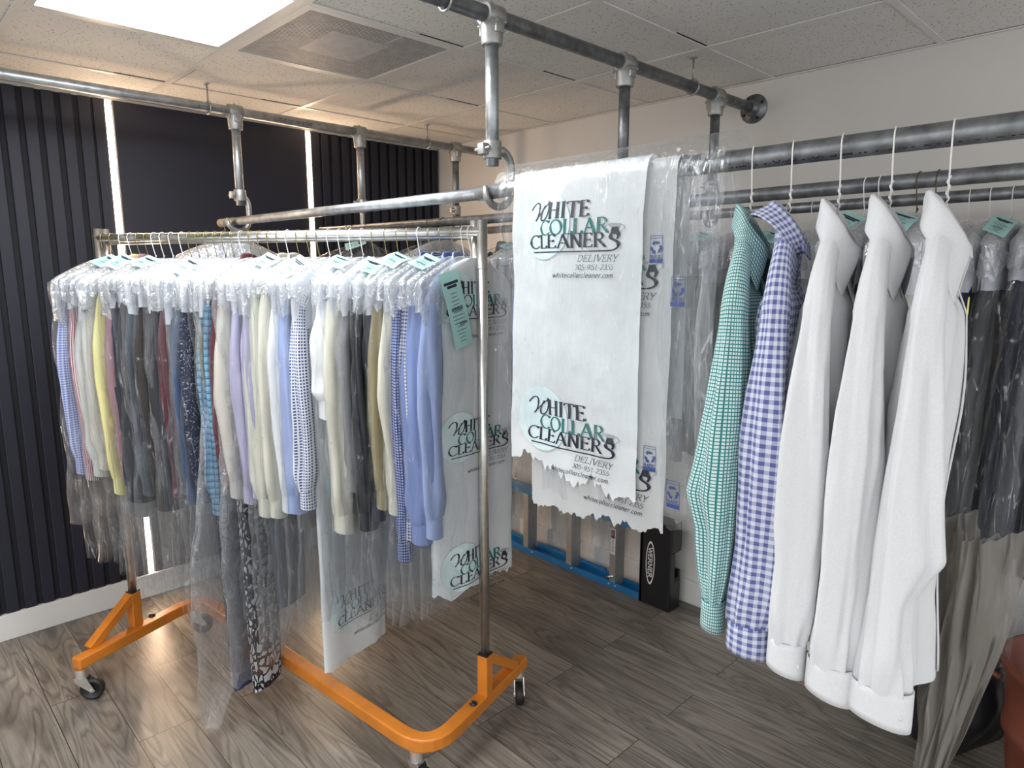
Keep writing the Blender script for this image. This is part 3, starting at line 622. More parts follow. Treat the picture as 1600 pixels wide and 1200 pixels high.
# Z shaped base: world points on the floor plane
zb = 0.150
FL = Vector((-2.86, 0.455)); BL = Vector((-3.07, 0.99)); FR = Vector((-1.53, 1.13)); BR = Vector((-1.685, 1.70))
def rounded(pts, r, n=7):
    out = [pts[0]]
    for a, b, c in zip(pts, pts[1:], pts[2:]):
        u = (a - b).normalized(); v = (c - b).normalized(); p0, p2 = b + u * r, b + v * r
        for i in range(n + 1): t = i / n; out.append(p0 * (1 - t)**2 + b * 2 * t * (1 - t) + p2 * t * t)
    out.append(pts[-1]); return out
zp = rounded([FL, BL, FR, BR], 0.13)
MB().rectsweep([toloc(p.x, p.y, zb) for p in zp], 0.048, 0.045).build('base_frame', M_ORANGE, rack, smooth=False, bevel=0.005)
for base, A, B in ((RL, FL, BL), (RR, BR, FR)):
    A2 = Vector((A.x, A.y)); B2 = Vector((B.x, B.y)); ax = (A2 - B2).normalized()
    c = Vector((base.x, base.y))
    # foot of the upright socket on the base bar
    s_ = toloc(c.x, c.y, 0)
    R3 = rotz(-RTH)
    MB().box((s_[0], s_[1], 0.235), (0.040, 0.040, 0.17), rotz(math.atan2(ax.y, ax.x) - RTH)).build('post_socket', M_ORANGE, rack, smooth=False, bevel=0.003)
    MB().box((s_[0], s_[1], 0.322), (0.038, 0.038, 0.006), rotz(math.atan2(ax.y, ax.x) - RTH)).build('socket_cap', M_BLACK, rack, smooth=False)
    q = c + ax * 0.20
    g = MB(); P = [toloc(c.x + ax.x * 0.012, c.y + ax.y * 0.012, 0.305), toloc(q.x, q.y, 0.170)]
    t = (Vector(P[1]) - Vector(P[0])); sdv = Vector((t.y, -t.x, 0)).normalized() * 0.019; upv = sdv.cross(t).normalized() * 0.017
    vs = [Vector(pp) + sgn * sdv + u_ * upv for pp in P for (sgn, u_) in ((-1, -1), (1, -1), (1, 1), (-1, 1))]
    g.add(vs, [(0, 1, 5, 4), (1, 2, 6, 5), (2, 3, 7, 6), (3, 0, 4, 7), (3, 2, 1, 0), (4, 5, 6, 7)]).build('brace', M_ORANGE, rack, smooth=False, bevel=0.003)
    bp = c - ax * 0.075; b = toloc(bp.x, bp.y, 0)
    MB().lathe([(0, 0.182), (0.010, 0.180), (0.014, 0.176), (0.014, 0.172)], (b[0], b[1], 0), 14).build('bolt', M_BLKPL, rack)
def caster(x, y, yaw):
    l = toloc(x, y, 0); c = MB(); R3 = rotz(yaw)
    def tr(v): return tuple(R3 @ Vector(v) + Vector((l[0], l[1], 0)))
    m_ = MB(); m_.tube([tr((0, 0, 0.130)), tr((0, 0, 0.098))], [0.021, 0.024], 18)
    for s in (-1, 1):
        pr = [(-0.022, 0.100), (0.022, 0.100), (0.050, 0.040), (0.040, 0.034), (0.026, 0.042), (-0.016, 0.080)]
        vs = [tr((px, s * 0.0165, pz)) for px, pz in pr] + [tr((px, s * 0.0190, pz)) for px, pz in pr]; n = 6
        m_.add(vs, [tuple(range(n)), tuple(range(2 * n - 1, n - 1, -1))] + [(i, (i + 1) % n, n + (i + 1) % n, n + i) for i in range(n)])
    m_.box(tr((0, 0, 0.098)), (0.044, 0.037, 0.004), R3); m_.tube([tr((0.035, -0.022, 0.0425)), tr((0.035, 0.022, 0.0425))], 0.005, 10)
    forkw = m_.build('caster', M_CHROME, rack, smooth=False)
    wm = MB(); prof = [(0.010, -0.0125), (0.030, -0.0125), (0.031, -0.0150), (0.038, -0.0150), (0.0425, -0.010), (0.0425, 0.010), (0.038, 0.0150), (0.031, 0.0150), (0.030, 0.0125), (0.010, 0.0125), (0.010, -0.0125)]
    wm.lathe(prof, tr((0.035, 0, 0.0430)), 28, R3 @ rotx(PI / 2)); wm.build('wheel', M_BLACK, forkw)
caster(FL.x + 0.006, FL.y + 0.012, 0.5); caster(BR.x, BR.y - 0.02, -1.2); caster(-1.590, 1.125, -0.4); caster(-3.045, 0.95, 0.9)

# ------------------------------------------------------------------ hangers
def wire_hanger_mesh(rr, wid=0.20, drop_=0.115, slope=0.055, wr=0.0014):
    """hook centred over the rail centre at the origin; shoulders lie in the local YZ plane; returns MB"""
    m_ = MB(); R_ = rr + wr + 0.0005
    p = [(0.0, R_ * math.cos(a), R_ * math.sin(a)) for a in [(-0.45 + k * 0.26) for k in range(0, 14)]]
    p = [(0, math.cos(a) * R_, math.sin(a) * R_) for a in [0.35 + (PI - 0.5) * k / 11 for k in range(12)]]
    # drop line curves back under the rail centre
    p += [(0, -R_ * 0.9, -0.012), (0, -R_ * 0.55, -0.038), (0, -0.002, -0.062), (0, 0, -drop_ + 0.01)]
    m_.tube(p, wr, 8)
    tw = [(0.0022 * math.cos(k * 0.9), 0.0022 * math.sin(k * 0.9), -0.066 - k * 0.0026) for k in range(18)]
    m_.tube(tw, wr, 6)
    tri = [(0, 0, -drop_ + 0.004), (0, 0.02, -drop_ - 0.012), (0, wid * 0.5, -drop_ - slope * 0.55), (0, wid - 0.006, -drop_ - slope), (0, wid, -drop_ - slope - 0.006), (0, wid - 0.006, -drop_ - slope - 0.012),
           (0, -wid + 0.006, -drop_ - slope - 0.012), (0, -wid, -drop_ - slope - 0.006), (0, -wid + 0.006, -drop_ - slope), (0, -wid * 0.5, -drop_ - slope * 0.55), (0, -0.02, -drop_ - 0.012), (0, 0, -drop_ + 0.004)]
    m_.tube(tri, wr, 6)
    return m_
_hc = {}
def hanger(loc, rz, rr, mat, lb, group=None, **k):
    key = (mat.name, round(rr, 4), tuple(sorted(k.items())))
    if key not in _hc:
        o = wire_hanger_mesh(rr, **k).build('wire_hanger', mat); _hc[key] = o
    else:
        o = _hc[key].copy(); COL.objects.link(o)
    o.location = loc; o.rotation_euler = (0, 0, rz); tag(o, lb, 'hanger', group); return o

# ------------------------------------------------------------------ shirts
# local frame of every garment: x = front of the garment, y = far side, -y = side nearest the viewer, z relative to the rail centre
def shirt(parent, mat, seed, W=0.20, Tk=0.045, ztop=-0.085, zsh=-0.215, zhem=-0.90, zcuff=-0.88, sl=(0.048, 0.036), collar=True, res=1.0, cuffmat=None, sleeve_len=None, wav=1.0, elbow=None, nside=(-1, 1), lean=0.0, collar_up=False, spread=1.0, buttons=False, cuffdx=0.0, placket=True, cw=None, pat=None):
    nb = int(64 * res) // 4 * 4; nv = int(44 * res)
    q0 = min(0.60, 0.0235 / Tk) if collar else 0.9
    rows = [(ztop, 0.050, Tk * q0), (ztop - 0.028, 0.068, Tk * q0), (lerp(ztop, zsh, 0.55), W * 0.66, Tk * q0 * 0.95), (lerp(ztop, zsh, 0.85), W * 0.90, Tk * q0 * 0.85), (zsh - 0.01, W * 0.985, Tk * (0.62 if collar else 0.85)),
            (zsh - 0.05, W * 0.96, Tk * 0.95), (zsh - 0.16, W * 0.88, Tk * 1.05), (zsh - 0.35, W * 0.82, Tk * 1.05), (zhem, W * 0.80, Tk * 1.1)]
    def body(u, v):
        a = 2 * PI * u + PI / 2
        vv = v ** 1.25; z = ztop + (zhem - ztop) * vv
        # curved shirt tail
        if v > 0.85: z += (v - 0.85) / 0.15 * 0.035 * (abs(math.sin(a)) ** 3) - 0.006 * (v - 0.85) / 0.15 * math.cos(a)
        W_, T_ = table(rows, z)
        c, s_ = math.cos(a), math.sin(a)
        if collar and c > 0 and v < 0.25: z -= 0.078 * c * (1 - v / 0.25)
        x = T_ * (abs(c) ** 0.8) * (1 if c > 0 else -1); y = W_ * (abs(s_) ** 0.75) * (1 if s_ > 0 else -1)
        g = min(1, max(0, (zsh + 0.04 - z) / 0.25)) * wav
        x += g * Tk * (0.42 * math.sin(y * 52 + seed * 3.1 + (1.7 if c < 0 else 0)) * (0.5 + nz(y * 4, z * 1.5, seed)) + 0.55 * nz(y * 11, z * 2.2, seed * 7.3 + (5 if c < 0 else 0)))
        x += 0.12 * Tk * nz(y * 30, z * 14, seed)
        y += g * 0.02 * nz(z * 3, seed * 3.7, 2.0)
        return (x + lean * (ztop - z), y, z)
    MB().grid(body, nb, nv, True, lambda u, v: ((u if u <= 0.5 else 1 - u) * 4.4 * W, abs(zhem - ztop) * v ** 1.25)).build('body', mat, parent)
    cm = cuffmat or mat
    for sd in nside:
        zs = zsh - 0.004; zc_ = zcuff + (0.0 if sd < 0 else 0.03); L_ = zs - zc_; so = seed + sd * 11.3
        VS = 0.17
        def path(v):
            # along the shoulder slope -> over the hanger end -> straight down
            if v < VS:
                t = v / VS; q = 1 - t
                y0, z0, y1, z1, y2, z2 = W * 0.55, zs + (ztop - zsh) * 0.50, W * 1.03, zs + 0.004, W * 1.05, zs - 0.085
                return (0, q * q * y0 + 2 * q * t * y1 + t * t * y2, q * q * z0 + 2 * q * t * z1 + t * t * z2)
            t = (v - VS) / (1 - VS)
            e_ = 0.0
            return (0.004 * math.sin(t * 5 + so) * t + e_ + cuffdx * t * t, W * 1.05 + 0.012 * math.sin(t * 2.2) + 0.006 * math.sin(t * 6), zs - 0.085 - (L_ - 0.085 - 0.062) * t)
        n1, n2 = int(40 * res) // 2 * 2, int(52 * res)
        def slv(u, v):
            px, py, pz = path(v); q = path(min(1, v + 0.01)); p_ = path(max(0, v - 0.01)); ty, tz = q[1] - p_[1], q[2] - p_[2]; tl = math.hypot(ty, tz) or 1; ty, tz = ty / tl, tz / tl
            a = 2 * PI * u
            k = lerp(0.0160 / sl[0] if collar else 0.6, 1.0, min(1, max(0, (v - 0.03) / 0.42)) ** 0.8) * (1 - 0.08 * max(0, v - 0.6)) * (1 - 0.14 * max(0, (v - 0.92) / 0.08))
            if cw: k = lerp(k, 0.98 * cw / sl[0], min(1, max(0, (v - 0.70) / 0.30)) ** 1.5)
            rx, ry = sl[0] * k, sl[1] * lerp(0.75, 1.0, min(1, v / 0.3)) * (1 - 0.16 * max(0, (v - 0.94) / 0.06))
            if v > 0.955: rx *= 1 - 0.10 * (v - 0.955) / 0.045
            if v < VS * 0.80: rx *= 1.08; ry *= 1.06
            g = min(1, max(0, v - 0.08) / 0.25) * wav * (1 - 0.75 * max(0, (v - 0.90) / 0.10))
            cs, sn = math.cos(a), math.sin(a)
            f = 1 + g * (0.17 * math.sin(3 * a + so + v * 2.2) + 0.10 * math.sin(5 * a - so + v * 3.0) + 0.24 * nz(cs * 1.4 + so, sn * 1.4, v * 2.2)) + (0.12 * math.sin(8 * a + so) * max(0, (v - 0.86) / 0.14)) + (0.05 * math.sin(6 * a + so) * (1 if VS * 0.8 <= v < VS * 1.4 else 0))
            f += 0.05 * nz(cs * 4 + so, sn * 4, v * 9) * wav
            f += g * 0.22 * (0.35 - abs(nz(cs * 2.2 + so * 2, sn * 2.2, v * 1.6)))
            dx = rx * (abs(cs) ** 0.85) * (1 if cs > 0 else -1) * f; dr = ry * (abs(sn) ** 0.85) * (1 if sn > 0 else -1) * f
            ny, nzz = -tz, ty
            if elbow and sd < 0:
                bg = (v / 0.66) ** 3 if v < 0.66 else max(0, 1 - (v - 0.66) / 0.11)
                if cs * elbow > 0: dx += elbow * bg * abs(cs) ** 0.6
            return (px + dx, (py + dr * ny) * sd, pz + dr * nzz)
        per = PI * (sl[0] + sl[1]) * 1.08; po = 0.0
        if pat: per = 2 * pat[0] * round(per / 2 / pat[0]); po = pat[0] * pat[1] / 2
        LS = math.hypot(W * 0.5, (ztop - zsh) * 0.5) + 0.09
        MB().grid(slv, n1, n2, True, lambda u, v: (po + (u if u <= 0.5 else 1 - u) * per, LS * v / VS if v < VS else LS + (L_ - 0.147) * (v - VS) / (1 - VS))).build('sleeve', mat, parent)
        # shoulder seam as a raised welt
        zt = path(1.0)[2]; px, py, _ = path(1.0)
        def cf(u, v):
            a = 2 * PI * u; f = 1.0 + 0.05 * math.sin(2 * a + so)
            flare = 1 + 0.03 * v; rx, ry = (cw or sl[0] * 0.86) * flare, sl[1] * 0.86 * flare
            z = zt + 0.004 - 0.066 * v - (0.008 * math.cos(a + 0.6) * v)
            if v > 0.97: rx *= 0.985
            return (px + rx * math.cos(a) * f, (py + ry * math.sin(a) * f) * sd, z)
        c_ = MB().grid(cf, max(12, int(32 * res)), 5, True, (per * 0.9, 0.066)).build('cuff', cm, parent, thick=0.0022 if res >= 1 else 0)
        if buttons and sd < 0:
            bm = MB(); x = px + sl[0] * 0.86; bm.lathe([(0, 0.0016), (0.0045, 0.0016), (0.005, 0), (0, 0)], (px + (cw or sl[0] * 0.86) * 0.72, -(py + sl[1] * 0.64), zt - 0.035), 12, rotz(-0.9) @ rotx(PI / 2)); bm.build('cuff_button', M_WIREW, parent)
    if collar:
        hw, hd = 0.050, 0.030
        def cpt(u, v, inner=False):
            # u: round the neck from the near front edge to the far front edge; v: 0 seam, .35 fold, 1 leaf edge
            th = lerp(0.30, 2 * PI - 0.30, u)
            fr = ((1 + math.cos(th)) / 2) ** 1.3          # about 1 at the throat, 0 at the nape
            cx, cy = math.cos(th), -math.sin(th); sg = -1 if th > PI else 1
            fold = ztop + 0.040 - 0.092 * fr; seam = fold - lerp(0.036, 0.022, fr)
            x0, y0 = hd * cx * 0.95 + 0.010 * fr + 0.004, hw * cy
            if collar_up:
                d = Vector((-0.55 + 0.2 * fr, cy * 0.55, -0.35 + 0.9 * fr * 0.2)); ln = lerp(0.048, 0.040, fr)
            else:
                d = Vector((lerp(-0.10, -0.16, fr), cy * 0.25 - sg * 0.52 * fr, lerp(-1.0, -0.86, fr))); ln = lerp(0.046, 0.100, fr ** 0.8) * spread
            d.normalize()
            if v < 0.35:
                t = v / 0.35; k = lerp(1.05, 0.97, t); return (x0 * k, y0 * k, lerp(seam, fold, t))
            t = (v - 0.35) / 0.65; ro = 0.005 * math.sin(min(1, t * 5) * PI / 2)
            p = Vector((x0 * 0.97, y0 * 0.97, fold + 0.004 * math.sin(min(1, t * 4) * PI))) + d * (ln * t) + Vector((cx, cy, 0)) * ro
            return (p.x + 0.004 * nz(th * 1.5, v * 2, seed), p.y, p.z)
        MB().grid(cpt, int(48 * res), 14, False, (0.40, 0.12)).build('collar', mat, parent, thick=0.0026 if res >= 1 else 0)
    if placket and res >= 1:
        def pl(u, v):
            z = lerp(ztop - 0.05, zhem + 0.01, v); W_, T_ = table(rows, z); g = min(1, max(0, (zsh + 0.04 - z) / 0.25))
            yy = -0.012 + 0.03 * u
            x = T_ + 0.003 + g * Tk * (0.42 * math.sin(yy * 52 + seed * 3.1) * (0.5 + nz(yy * 4, z * 1.5, seed)) + 0.55 * nz(yy * 11, z * 2.2, seed * 7.3))
            return (x + lean * (ztop - z), yy, z)
        MB().grid(pl, 3, 40, False, (0.03, 0.8)).build('placket', mat, parent, thick=0.002)
C_WHITE = cloth('white_cotton', (0.79, 0.80, 0.815), mode='plain', trans=0.10)
C_TEALG = cloth('teal_check', (0.62, 0.78, 0.77), (0.03, 0.22, 0.22), 0.0068, 0.30, 'grid', trans=0.08)
C_BLUEG = cloth('blue_gingham', (0.68, 0.71, 0.83), (0.11, 0.13, 0.34), 0.0155, 0.5, 'gingham', trans=0.08)
big = [ # hook x, shirt rotation, material, label, seed, extras
 (-0.659, math.radians(19), C_TEALG, 'teal and white checked dress shirt, uncovered, first after the draped bags', 1.3, dict(zcuff=-0.930, W=0.135, sl=(0.036, 0.036), elbow=-0.020, pat=(0.0068, 0.30), cuffdx=-0.012, cw=0.021, Tk=0.038)),
 (-0.580, math.radians(19), C_BLUEG, 'blue and white gingham dress shirt between the teal check and the white shirts', 2.7, dict(zcuff=-0.950, W=0.135, sl=(0.036, 0.037), collar_up=True, pat=(0.0155, 0.5), cuffdx=-0.012, cw=0.040, Tk=0.040)),
 (-0.490, math.radians(13), C_WHITE, 'plain white dress shirt directly beside the blue gingham shirt', 3.9, dict(zcuff=-0.950, W=0.138, sl=(0.034, 0.034), spread=1.12, elbow=-0.006, buttons=True, cuffdx=-0.006, cw=0.034, Tk=0.042)),
 (-0.404, math.radians(11), C_WHITE, 'plain white dress shirt in the middle of the three white ones', 5.2, dict(zcuff=-0.962, W=0.138, sl=(0.034, 0.036), spread=1.15, cw=0.039, cuffdx=-0.006, Tk=0.042)),
 (-0.318, math.radians(10), C_WHITE, 'plain white dress shirt at the right with its whole front in view', 6.6, dict(zcuff=-0.965, W=0.138, sl=(0.032, 0.036), spread=1.18, elbow=0.034, buttons=True, cuffdx=-0.012, cw=0.044, Tk=0.038)),
]
RC = 0.2205 + H
for hx, rz, mt, lb, sd, kw in big:
    hanger((hx, 1.312, RC), rz, 0.0205, M_WIREW, 'white twisted wire hanger holding the ' + {1.3: 'teal checked shirt', 2.7: 'blue gingham shirt', 3.9: 'white shirt next to the gingham one', 5.2: 'middle white shirt', 6.6: 'rightmost white shirt'}[sd], 'white wire hangers of the uncovered shirts', wid=0.128, drop_=0.112, slope=0.10)
    e = empty('dress_shirt', (hx, 1.312, RC), rz); tag(e, lb, 'shirt')
    k = dict(Tk=0.036, ztop=-0.128, zsh=-0.240, zhem=-0.935, res=1.5); k.update(kw)
    shirt(e, mt, sd, **k)
MB().box((0.047, -0.062, -0.275), (0.002, 0.012, 0.026), rotx(0.4)).build('yellow_tag', simple('yellow_paper', (0.85, 0.78, 0.25), 0.6), e, smooth=False)

#@@PART2@@
# ------------------------------------------------------------------ step ladder lying on its side along the white wall
def ladder():
    x1, x0 = -1.815, -3.30
    e = empty('step_ladder', (x1, 2.72, 0)); tag(e, 'blue step ladder with black top cap on its side against the white wall', 'ladder')
    for z, nm in ((0.0, 'lower_rail'), (0.385, 'upper_rail')):
        m_ = MB(); Lx = x0 - x1
        m_.box((Lx / 2, -0.035, z + 0.036), (-Lx, 0.004, 0.072)) if False else None
        zb_ = z + 0.003
        m_.box((Lx / 2, 0.0, zb_), (abs(Lx), 0.080, 0.005))                     # web
        for yy in (-0.040, 0.040): m_.box((Lx / 2, yy, z + (0.016 if z == 0 else -0.010)), (abs(Lx), 0.005, 0.032))
        m_.box((Lx / 2, 0.0, z + (0.007 if z == 0 else -0.001)), (abs(Lx), 0.010, 0.004))
        r_ = m_.build(nm, M_BLUE, e, smooth=False, bevel=0.001)
        for xx in (-0.16, -0.46, -0.76, -1.06, -0.20): MB().lathe([(0, 0.003), (0.005, 0.002), (0.006, 0)], (xx, -0.0430, 0.018 if z == 0 else z - 0.01), 10, rotx(PI / 2)).build('rivet', M_ALU, r_)
    for k, xx in enumerate((-0.165, -0.465, -0.800, -1.12)):
        m_ = MB(); m_.box((xx, 0.0, 0.195), (0.003, 0.072, 0.375))
        for yy in (-0.037, 0.037): m_.box((xx - 0.018, yy, 0.195), (0.038, 0.003, 0.375))
        for q in range(4): m_.box((xx + 0.0025, -0.024 + 0.016 * q, 0.195), (0.002, 0.004, 0.37))
        st = m_.build('step', M_ALU, e, smooth=False)
        if k == 0:
            MB().box((xx - 0.018, -0.0392, 0.255), (0.030, 0.0008, 0.14)).build('warning_label', M_PAPER, st, smooth=False)
            MB().box((xx - 0.018, -0.0399, 0.295), (0.022, 0.0006, 0.045)).build('label_block', M_BLKPL, st, smooth=False)
            MB().box((xx - 0.018, -0.0404, 0.300), (0.012, 0.0004, 0.022)).build('label_red', simple('red_ink', (0.5, 0.05, 0.03), 0.5), st, smooth=False)
            g = MB()
            for q in range(11): g.box((xx - 0.018, -0.0398, 0.262 - q * 0.006), (0.018 - 0.004 * (q % 3), 0.0006, 0.002))
            g.build('label_lines', M_INK, st, smooth=False)
    MB().tube([(-0.22, -0.040, 0.045), (-0.17, -0.045, 0.070)], 0.006, 10).build('spreader_end', M_CHROME, e)
    # rear (hinged) section lying behind the front rails
    MB().tube([(-0.3, 0.058, 0.025), (-1.40, 0.058, 0.025)], 0.014, 8).build('rear_rail', M_BLUE, e)
    MB().tube([(-0.3, 0.058, 0.36), (-1.40, 0.058, 0.36)], 0.014, 8).build('rear_rail', M_BLUE, e)
    # moulded top cap standing on its edge: outline in the local YZ plane with cut-outs
    c = MB(); X0, X1 = -0.005, 0.175
    c.box((0.008, -0.005, 0.222), (0.022, 0.110, 0.440)); c.box((X1 / 2, -0.052, 0.222), (X1, 0.016, 0.440))
    for z, h in ((0.012, 0.024), (0.432, 0.020), (0.15, 0.02), (0.30, 0.02)): c.box((0.085, -0.008, z), (0.170, 0.100, h))
    c.box((0.165, -0.010, 0.075), (0.020, 0.095, 0.15)); c.box((0.165, -0.010, 0.37), (0.020, 0.095, 0.13)); c.box((0.168, -0.035, 0.22), (0.014, 0.04, 0.16)); c.box((0.120, 0.036, 0.10), (0.10, 0.016, 0.19)); c.box((0.120, 0.036, 0.37), (0.10, 0.016, 0.13))
    cap = c.build('top_cap', M_BLKPL, e, smooth=False, bevel=0.005)
    f = lambda x, y: Vector((0.062 + y, -0.0606, 0.225 - x)); b = MB()
    disc(b, 0, 0, 0.112, 0.026, lambda x, y: f(x, y), 40, 3); b.build('oval_badge', M_WHITE, cap, smooth=False)
    b = MB(); f2 = lambda x, y: Vector((0.062 + y, -0.0612, 0.225 - x)); disc(b, 0, 0, 0.100, 0.021, f2, 40, 3); b.build('badge_field', M_BLKPL, cap, smooth=False)
    b = MB(); text(b, 'WERNER', -0.078, -0.011, 0.022, lambda x, y: f2(x, y) + Vector((0, -0.0006, 0)), .24, .2, fit=0.156, mono=True); b.build('badge_lettering', M_WHITE, cap, smooth=False)
ladder()

# ------------------------------------------------------------------ polythene bags draped over the front rail
def drape(name, x0, x1, zf, zbk, mat, lb, off, seed, rag=0.02, wr=0.010, rr=0.0225, fold=0.0, slantb=0.0, leanx=0.0, cat='plastic bag', puff=0.0, n=(70, 90), side=-1):
    """sheet over the rail: front fall to z=zf (towards the viewer), back fall to zbk; returns empty, surface fn"""
    yc = 1.312; R_ = rr + off; zt = 0.2205 + H; fl = zt - zf; bl = zt - zbk; al = PI * R_; tot = fl + al + bl
    e = empty(name, (x0, yc, zt)); tag(e, lb, cat, 'polythene bags draped over the front rail')
    def S(x, s, lift=0.0):
        # s measured from the crest down the front (positive) or the back (negative)
        xx = x - x0; a = s / R_
        if abs(a) < PI / 2: y, z = -R_ * math.sin(a), R_ * math.cos(a); ny, nz_ = -math.sin(a), math.cos(a)
        else:
            sg = 1 if a > 0 else -1; d = abs(s) - PI / 2 * R_; y, z = -sg * R_, -d; ny, nz_ = -sg, 0
        d = max(0, abs(s) - 0.03); g = min(1, d / 0.12)
        wv = g * (wr * (nz(xx * 6, s * 2.2, seed) + 0.5 * nz(xx * 17, s * 6, seed + 4) + 0.20 * nz(xx * 42, s * 30, seed + 8)) + fold * math.sin(xx * 34 + seed) * min(1, d / 0.3))
        wv -= puff * math.sin(min(1, d / 0.5) * PI * 0.6) * -1
        if s < 0: wv = -wv
        y -= (max(wv, -0.75 * wr) + 0.75 * wr * g) if s >= 0 else (min(wv, 0.75 * wr) - 0.75 * wr * g)
        return Vector((xx + leanx * d + 0.004 * g * nz(s * 8, seed, 3), y + ny * lift, z + nz_ * lift))
    def f(u, v):
        x = lerp(x0, x1, u); s = lerp(-bl, fl, v)
        if v > 0.9: s += (v - 0.9) / 0.1 * (rag * (nz(x * 22, seed, 1.0) + 0.7 * nz(x * 70, seed, 2.0) + 0.4 * nz(x * 160, seed, 5.0)) - slantb * u)
        return S(x, s)
    MB().grid(f, n[0], n[1], False, (x1 - x0, tot)).build('sheet', mat, e)
    return e, S, zt
# printed front bag
e, S, zt = drape('draped_printed_bag', -1.300, -0.885, -0.548 + H, -0.30 + H, M_POLY, 'white printed bag draped over the front rail, topmost layer with two whole logos', 0.013, 1.7, rag=0.035, slantb=-0.055, wr=0.011)
def SL(x, y, lift): return S(x - 0.0, zt - y + PI / 2 * 0.0355, lift + 0.0012)
logo(e, SL, -1.262, 0.207 + H, 1.03); logo(e, SL, -1.267, -0.288 + H, 1.04)
e2, S2, zt2 = drape('draped_printed_bag', -1.235, -0.815, -0.672 + H, -0.38 + H, M_POLYG, 'second white printed bag showing below and right of the topmost printed layer', 0.004, 4.1, rag=0.03, slantb=0.03, wr=0.004)
logo(e2, lambda x, y, l: S2(x, zt2 - y + 0.0416, l + 0.0008), -1.165, -0.352 + H, 1.02); logo(e2, lambda x, y, l: S2(x, zt2 - y + 0.0416, l + 0.0008), -1.165, 0.120 + H, 1.02)
recycle_mark(e2, lambda x, y, l: S2(x, zt2 - y + 0.0416, l + 0.001), -0.858, 0.046 + H, 0.032); recycle_mark(e2, lambda x, y, l: S2(x, zt2 - y + 0.0416, l + 0.001), -0.858, -0.430 + H, 0.032)
e3, S3, zt3 = drape('draped_clear_bag', -1.20, -0.755, -0.615 + H, -0.35 + H, FILM_H, 'milky bag with a small recycling mark hanging right of the printed bags', 0.0015, 6.3, wr=0.006, fold=0.004)
recycle_mark(e3, lambda x, y, l: S3(x, zt3 - y + 0.0377, l + 0.001), -0.795, -0.045 + H, 0.034); recycle_mark(e3, lambda x, y, l: S3(x, zt3 - y + 0.0377, l + 0.001), -0.790, -0.50 + H, 0.034)
drape('draped_clear_bag', -1.345, -0.690, -0.50 + H, -0.45 + H, FILM, 'widest clear bag lying over the rail and covering all the draped layers', 0.036, 9.2, wr=0.012, fold=0.004, n=(90, 80))
drape('draped_clear_bag', -1.00, -0.700, -0.60 + H, -0.6 + H, FILM_H, 'narrow clear bag falling beside the teal checked shirt', -0.0005, 11.4, wr=0.012, fold=0.007, leanx=-0.02)
drape('draped_clear_bag', -1.365, -1.285, -0.50 + H, -0.5 + H, FILM_H, 'narrow clear bag edge at the left of the printed bags', 0.006, 13.4, wr=0.006, fold=0.003, n=(16, 70))

# ------------------------------------------------------------------ bagged garments
C = {
 'gingham_l': cloth('light_blue_gingham', (0.62, 0.68, 0.86), (0.10, 0.16, 0.50), 0.009, 0.5, 'gingham'),
 'stripe': cloth('red_white_stripe', (0.66, 0.58, 0.60), (0.30, 0.05, 0.07), 0.007, 0.45, 'stripe'),
 'offwhite': cloth('off_white', (0.62, 0.62, 0.58), mode='plain'), 'yellow': cloth('pale_yellow', (0.78, 0.72, 0.33), mode='plain'),
 'navy': cloth('navy_cloth', (0.012, 0.017, 0.040), mode='plain', trans=.02), 'charcoal': cloth('charcoal_cloth', (0.03, 0.032, 0.038), mode='plain', trans=.02),
 'brown': cloth('dark_brown_cloth', (0.026, 0.018, 0.017), mode='plain', trans=.02), 'slate': cloth('slate_cloth', (0.075, 0.085, 0.105), mode='plain', trans=.02),
 'maroon': cloth('maroon_cloth', (0.10, 0.02, 0.03), mode='plain', trans=.02), 'dusty': cloth('dusty_rose_cloth', (0.40, 0.22, 0.24), mode='plain'),
 'steel': cloth('steel_blue_cloth', (0.05, 0.085, 0.16), mode='plain', trans=.02), 'navyprint': cloth('navy_print', (0.30, 0.33, 0.38), (0.015, 0.02, 0.05), 0.012, 0.28, 'print'),
 'olive': cloth('olive_cloth', (0.20, 0.19, 0.13), mode='plain'), 'plaid': cloth('blue_plaid', (0.20, 0.42, 0.58), (0.02, 0.07, 0.18), 0.024, 0.2, 'plaid'),
 'beige': cloth('beige_cloth', (0.58, 0.55, 0.50), mode='plain'), 'lav': cloth('lavender_cloth', (0.44, 0.42, 0.58), mode='plain'),
 'white': C_WHITE, 'cream': cloth('cream_cloth', (0.68, 0.66, 0.56), mode='plain'), 'ltblue': cloth('light_blue_cloth', (0.34, 0.42, 0.68), mode='plain'),
 'dots': cloth('navy_dots', (0.04, 0.07, 0.24), (0.80, 0.82, 0.88), 0.010, 0.42, 'dots'), 'khaki': cloth('khaki_cloth', (0.36, 0.31, 0.19), mode='plain'),
 'gingham_d': cloth('navy_gingham', (0.72, 0.75, 0.84), (0.015, 0.03, 0.16), 0.011, 0.5, 'gingham'), 'gingham_s': cloth('blue_check', (0.45, 0.52, 0.75), (0.02, 0.04, 0.20), 0.009, 0.42, 'grid'),
 'chamb': cloth('chambray', (0.22, 0.29, 0.55), mode='plain'), 'black': simple('black_coated', (0.010, 0.012, 0.018), 0.3, bump=0.4, bscale=30),
 'bw': cloth('black_white_print', (0.62, 0.62, 0.66), (0.012, 0.012, 0.016), 0.030, 0.16, 'print'), 'grey': cloth('grey_cloth', (0.24, 0.24, 0.25), mode='plain'),
 'darkgrey': cloth('dark_grey_cloth', (0.10, 0.10, 0.105), mode='plain', trans=.02), 'denim': cloth('denim', (0.035, 0.055, 0.125), mode='plain', trans=.02), 'lilac': cloth('lilac_cloth', (0.30, 0.30, 0.55), mode='plain'),
}
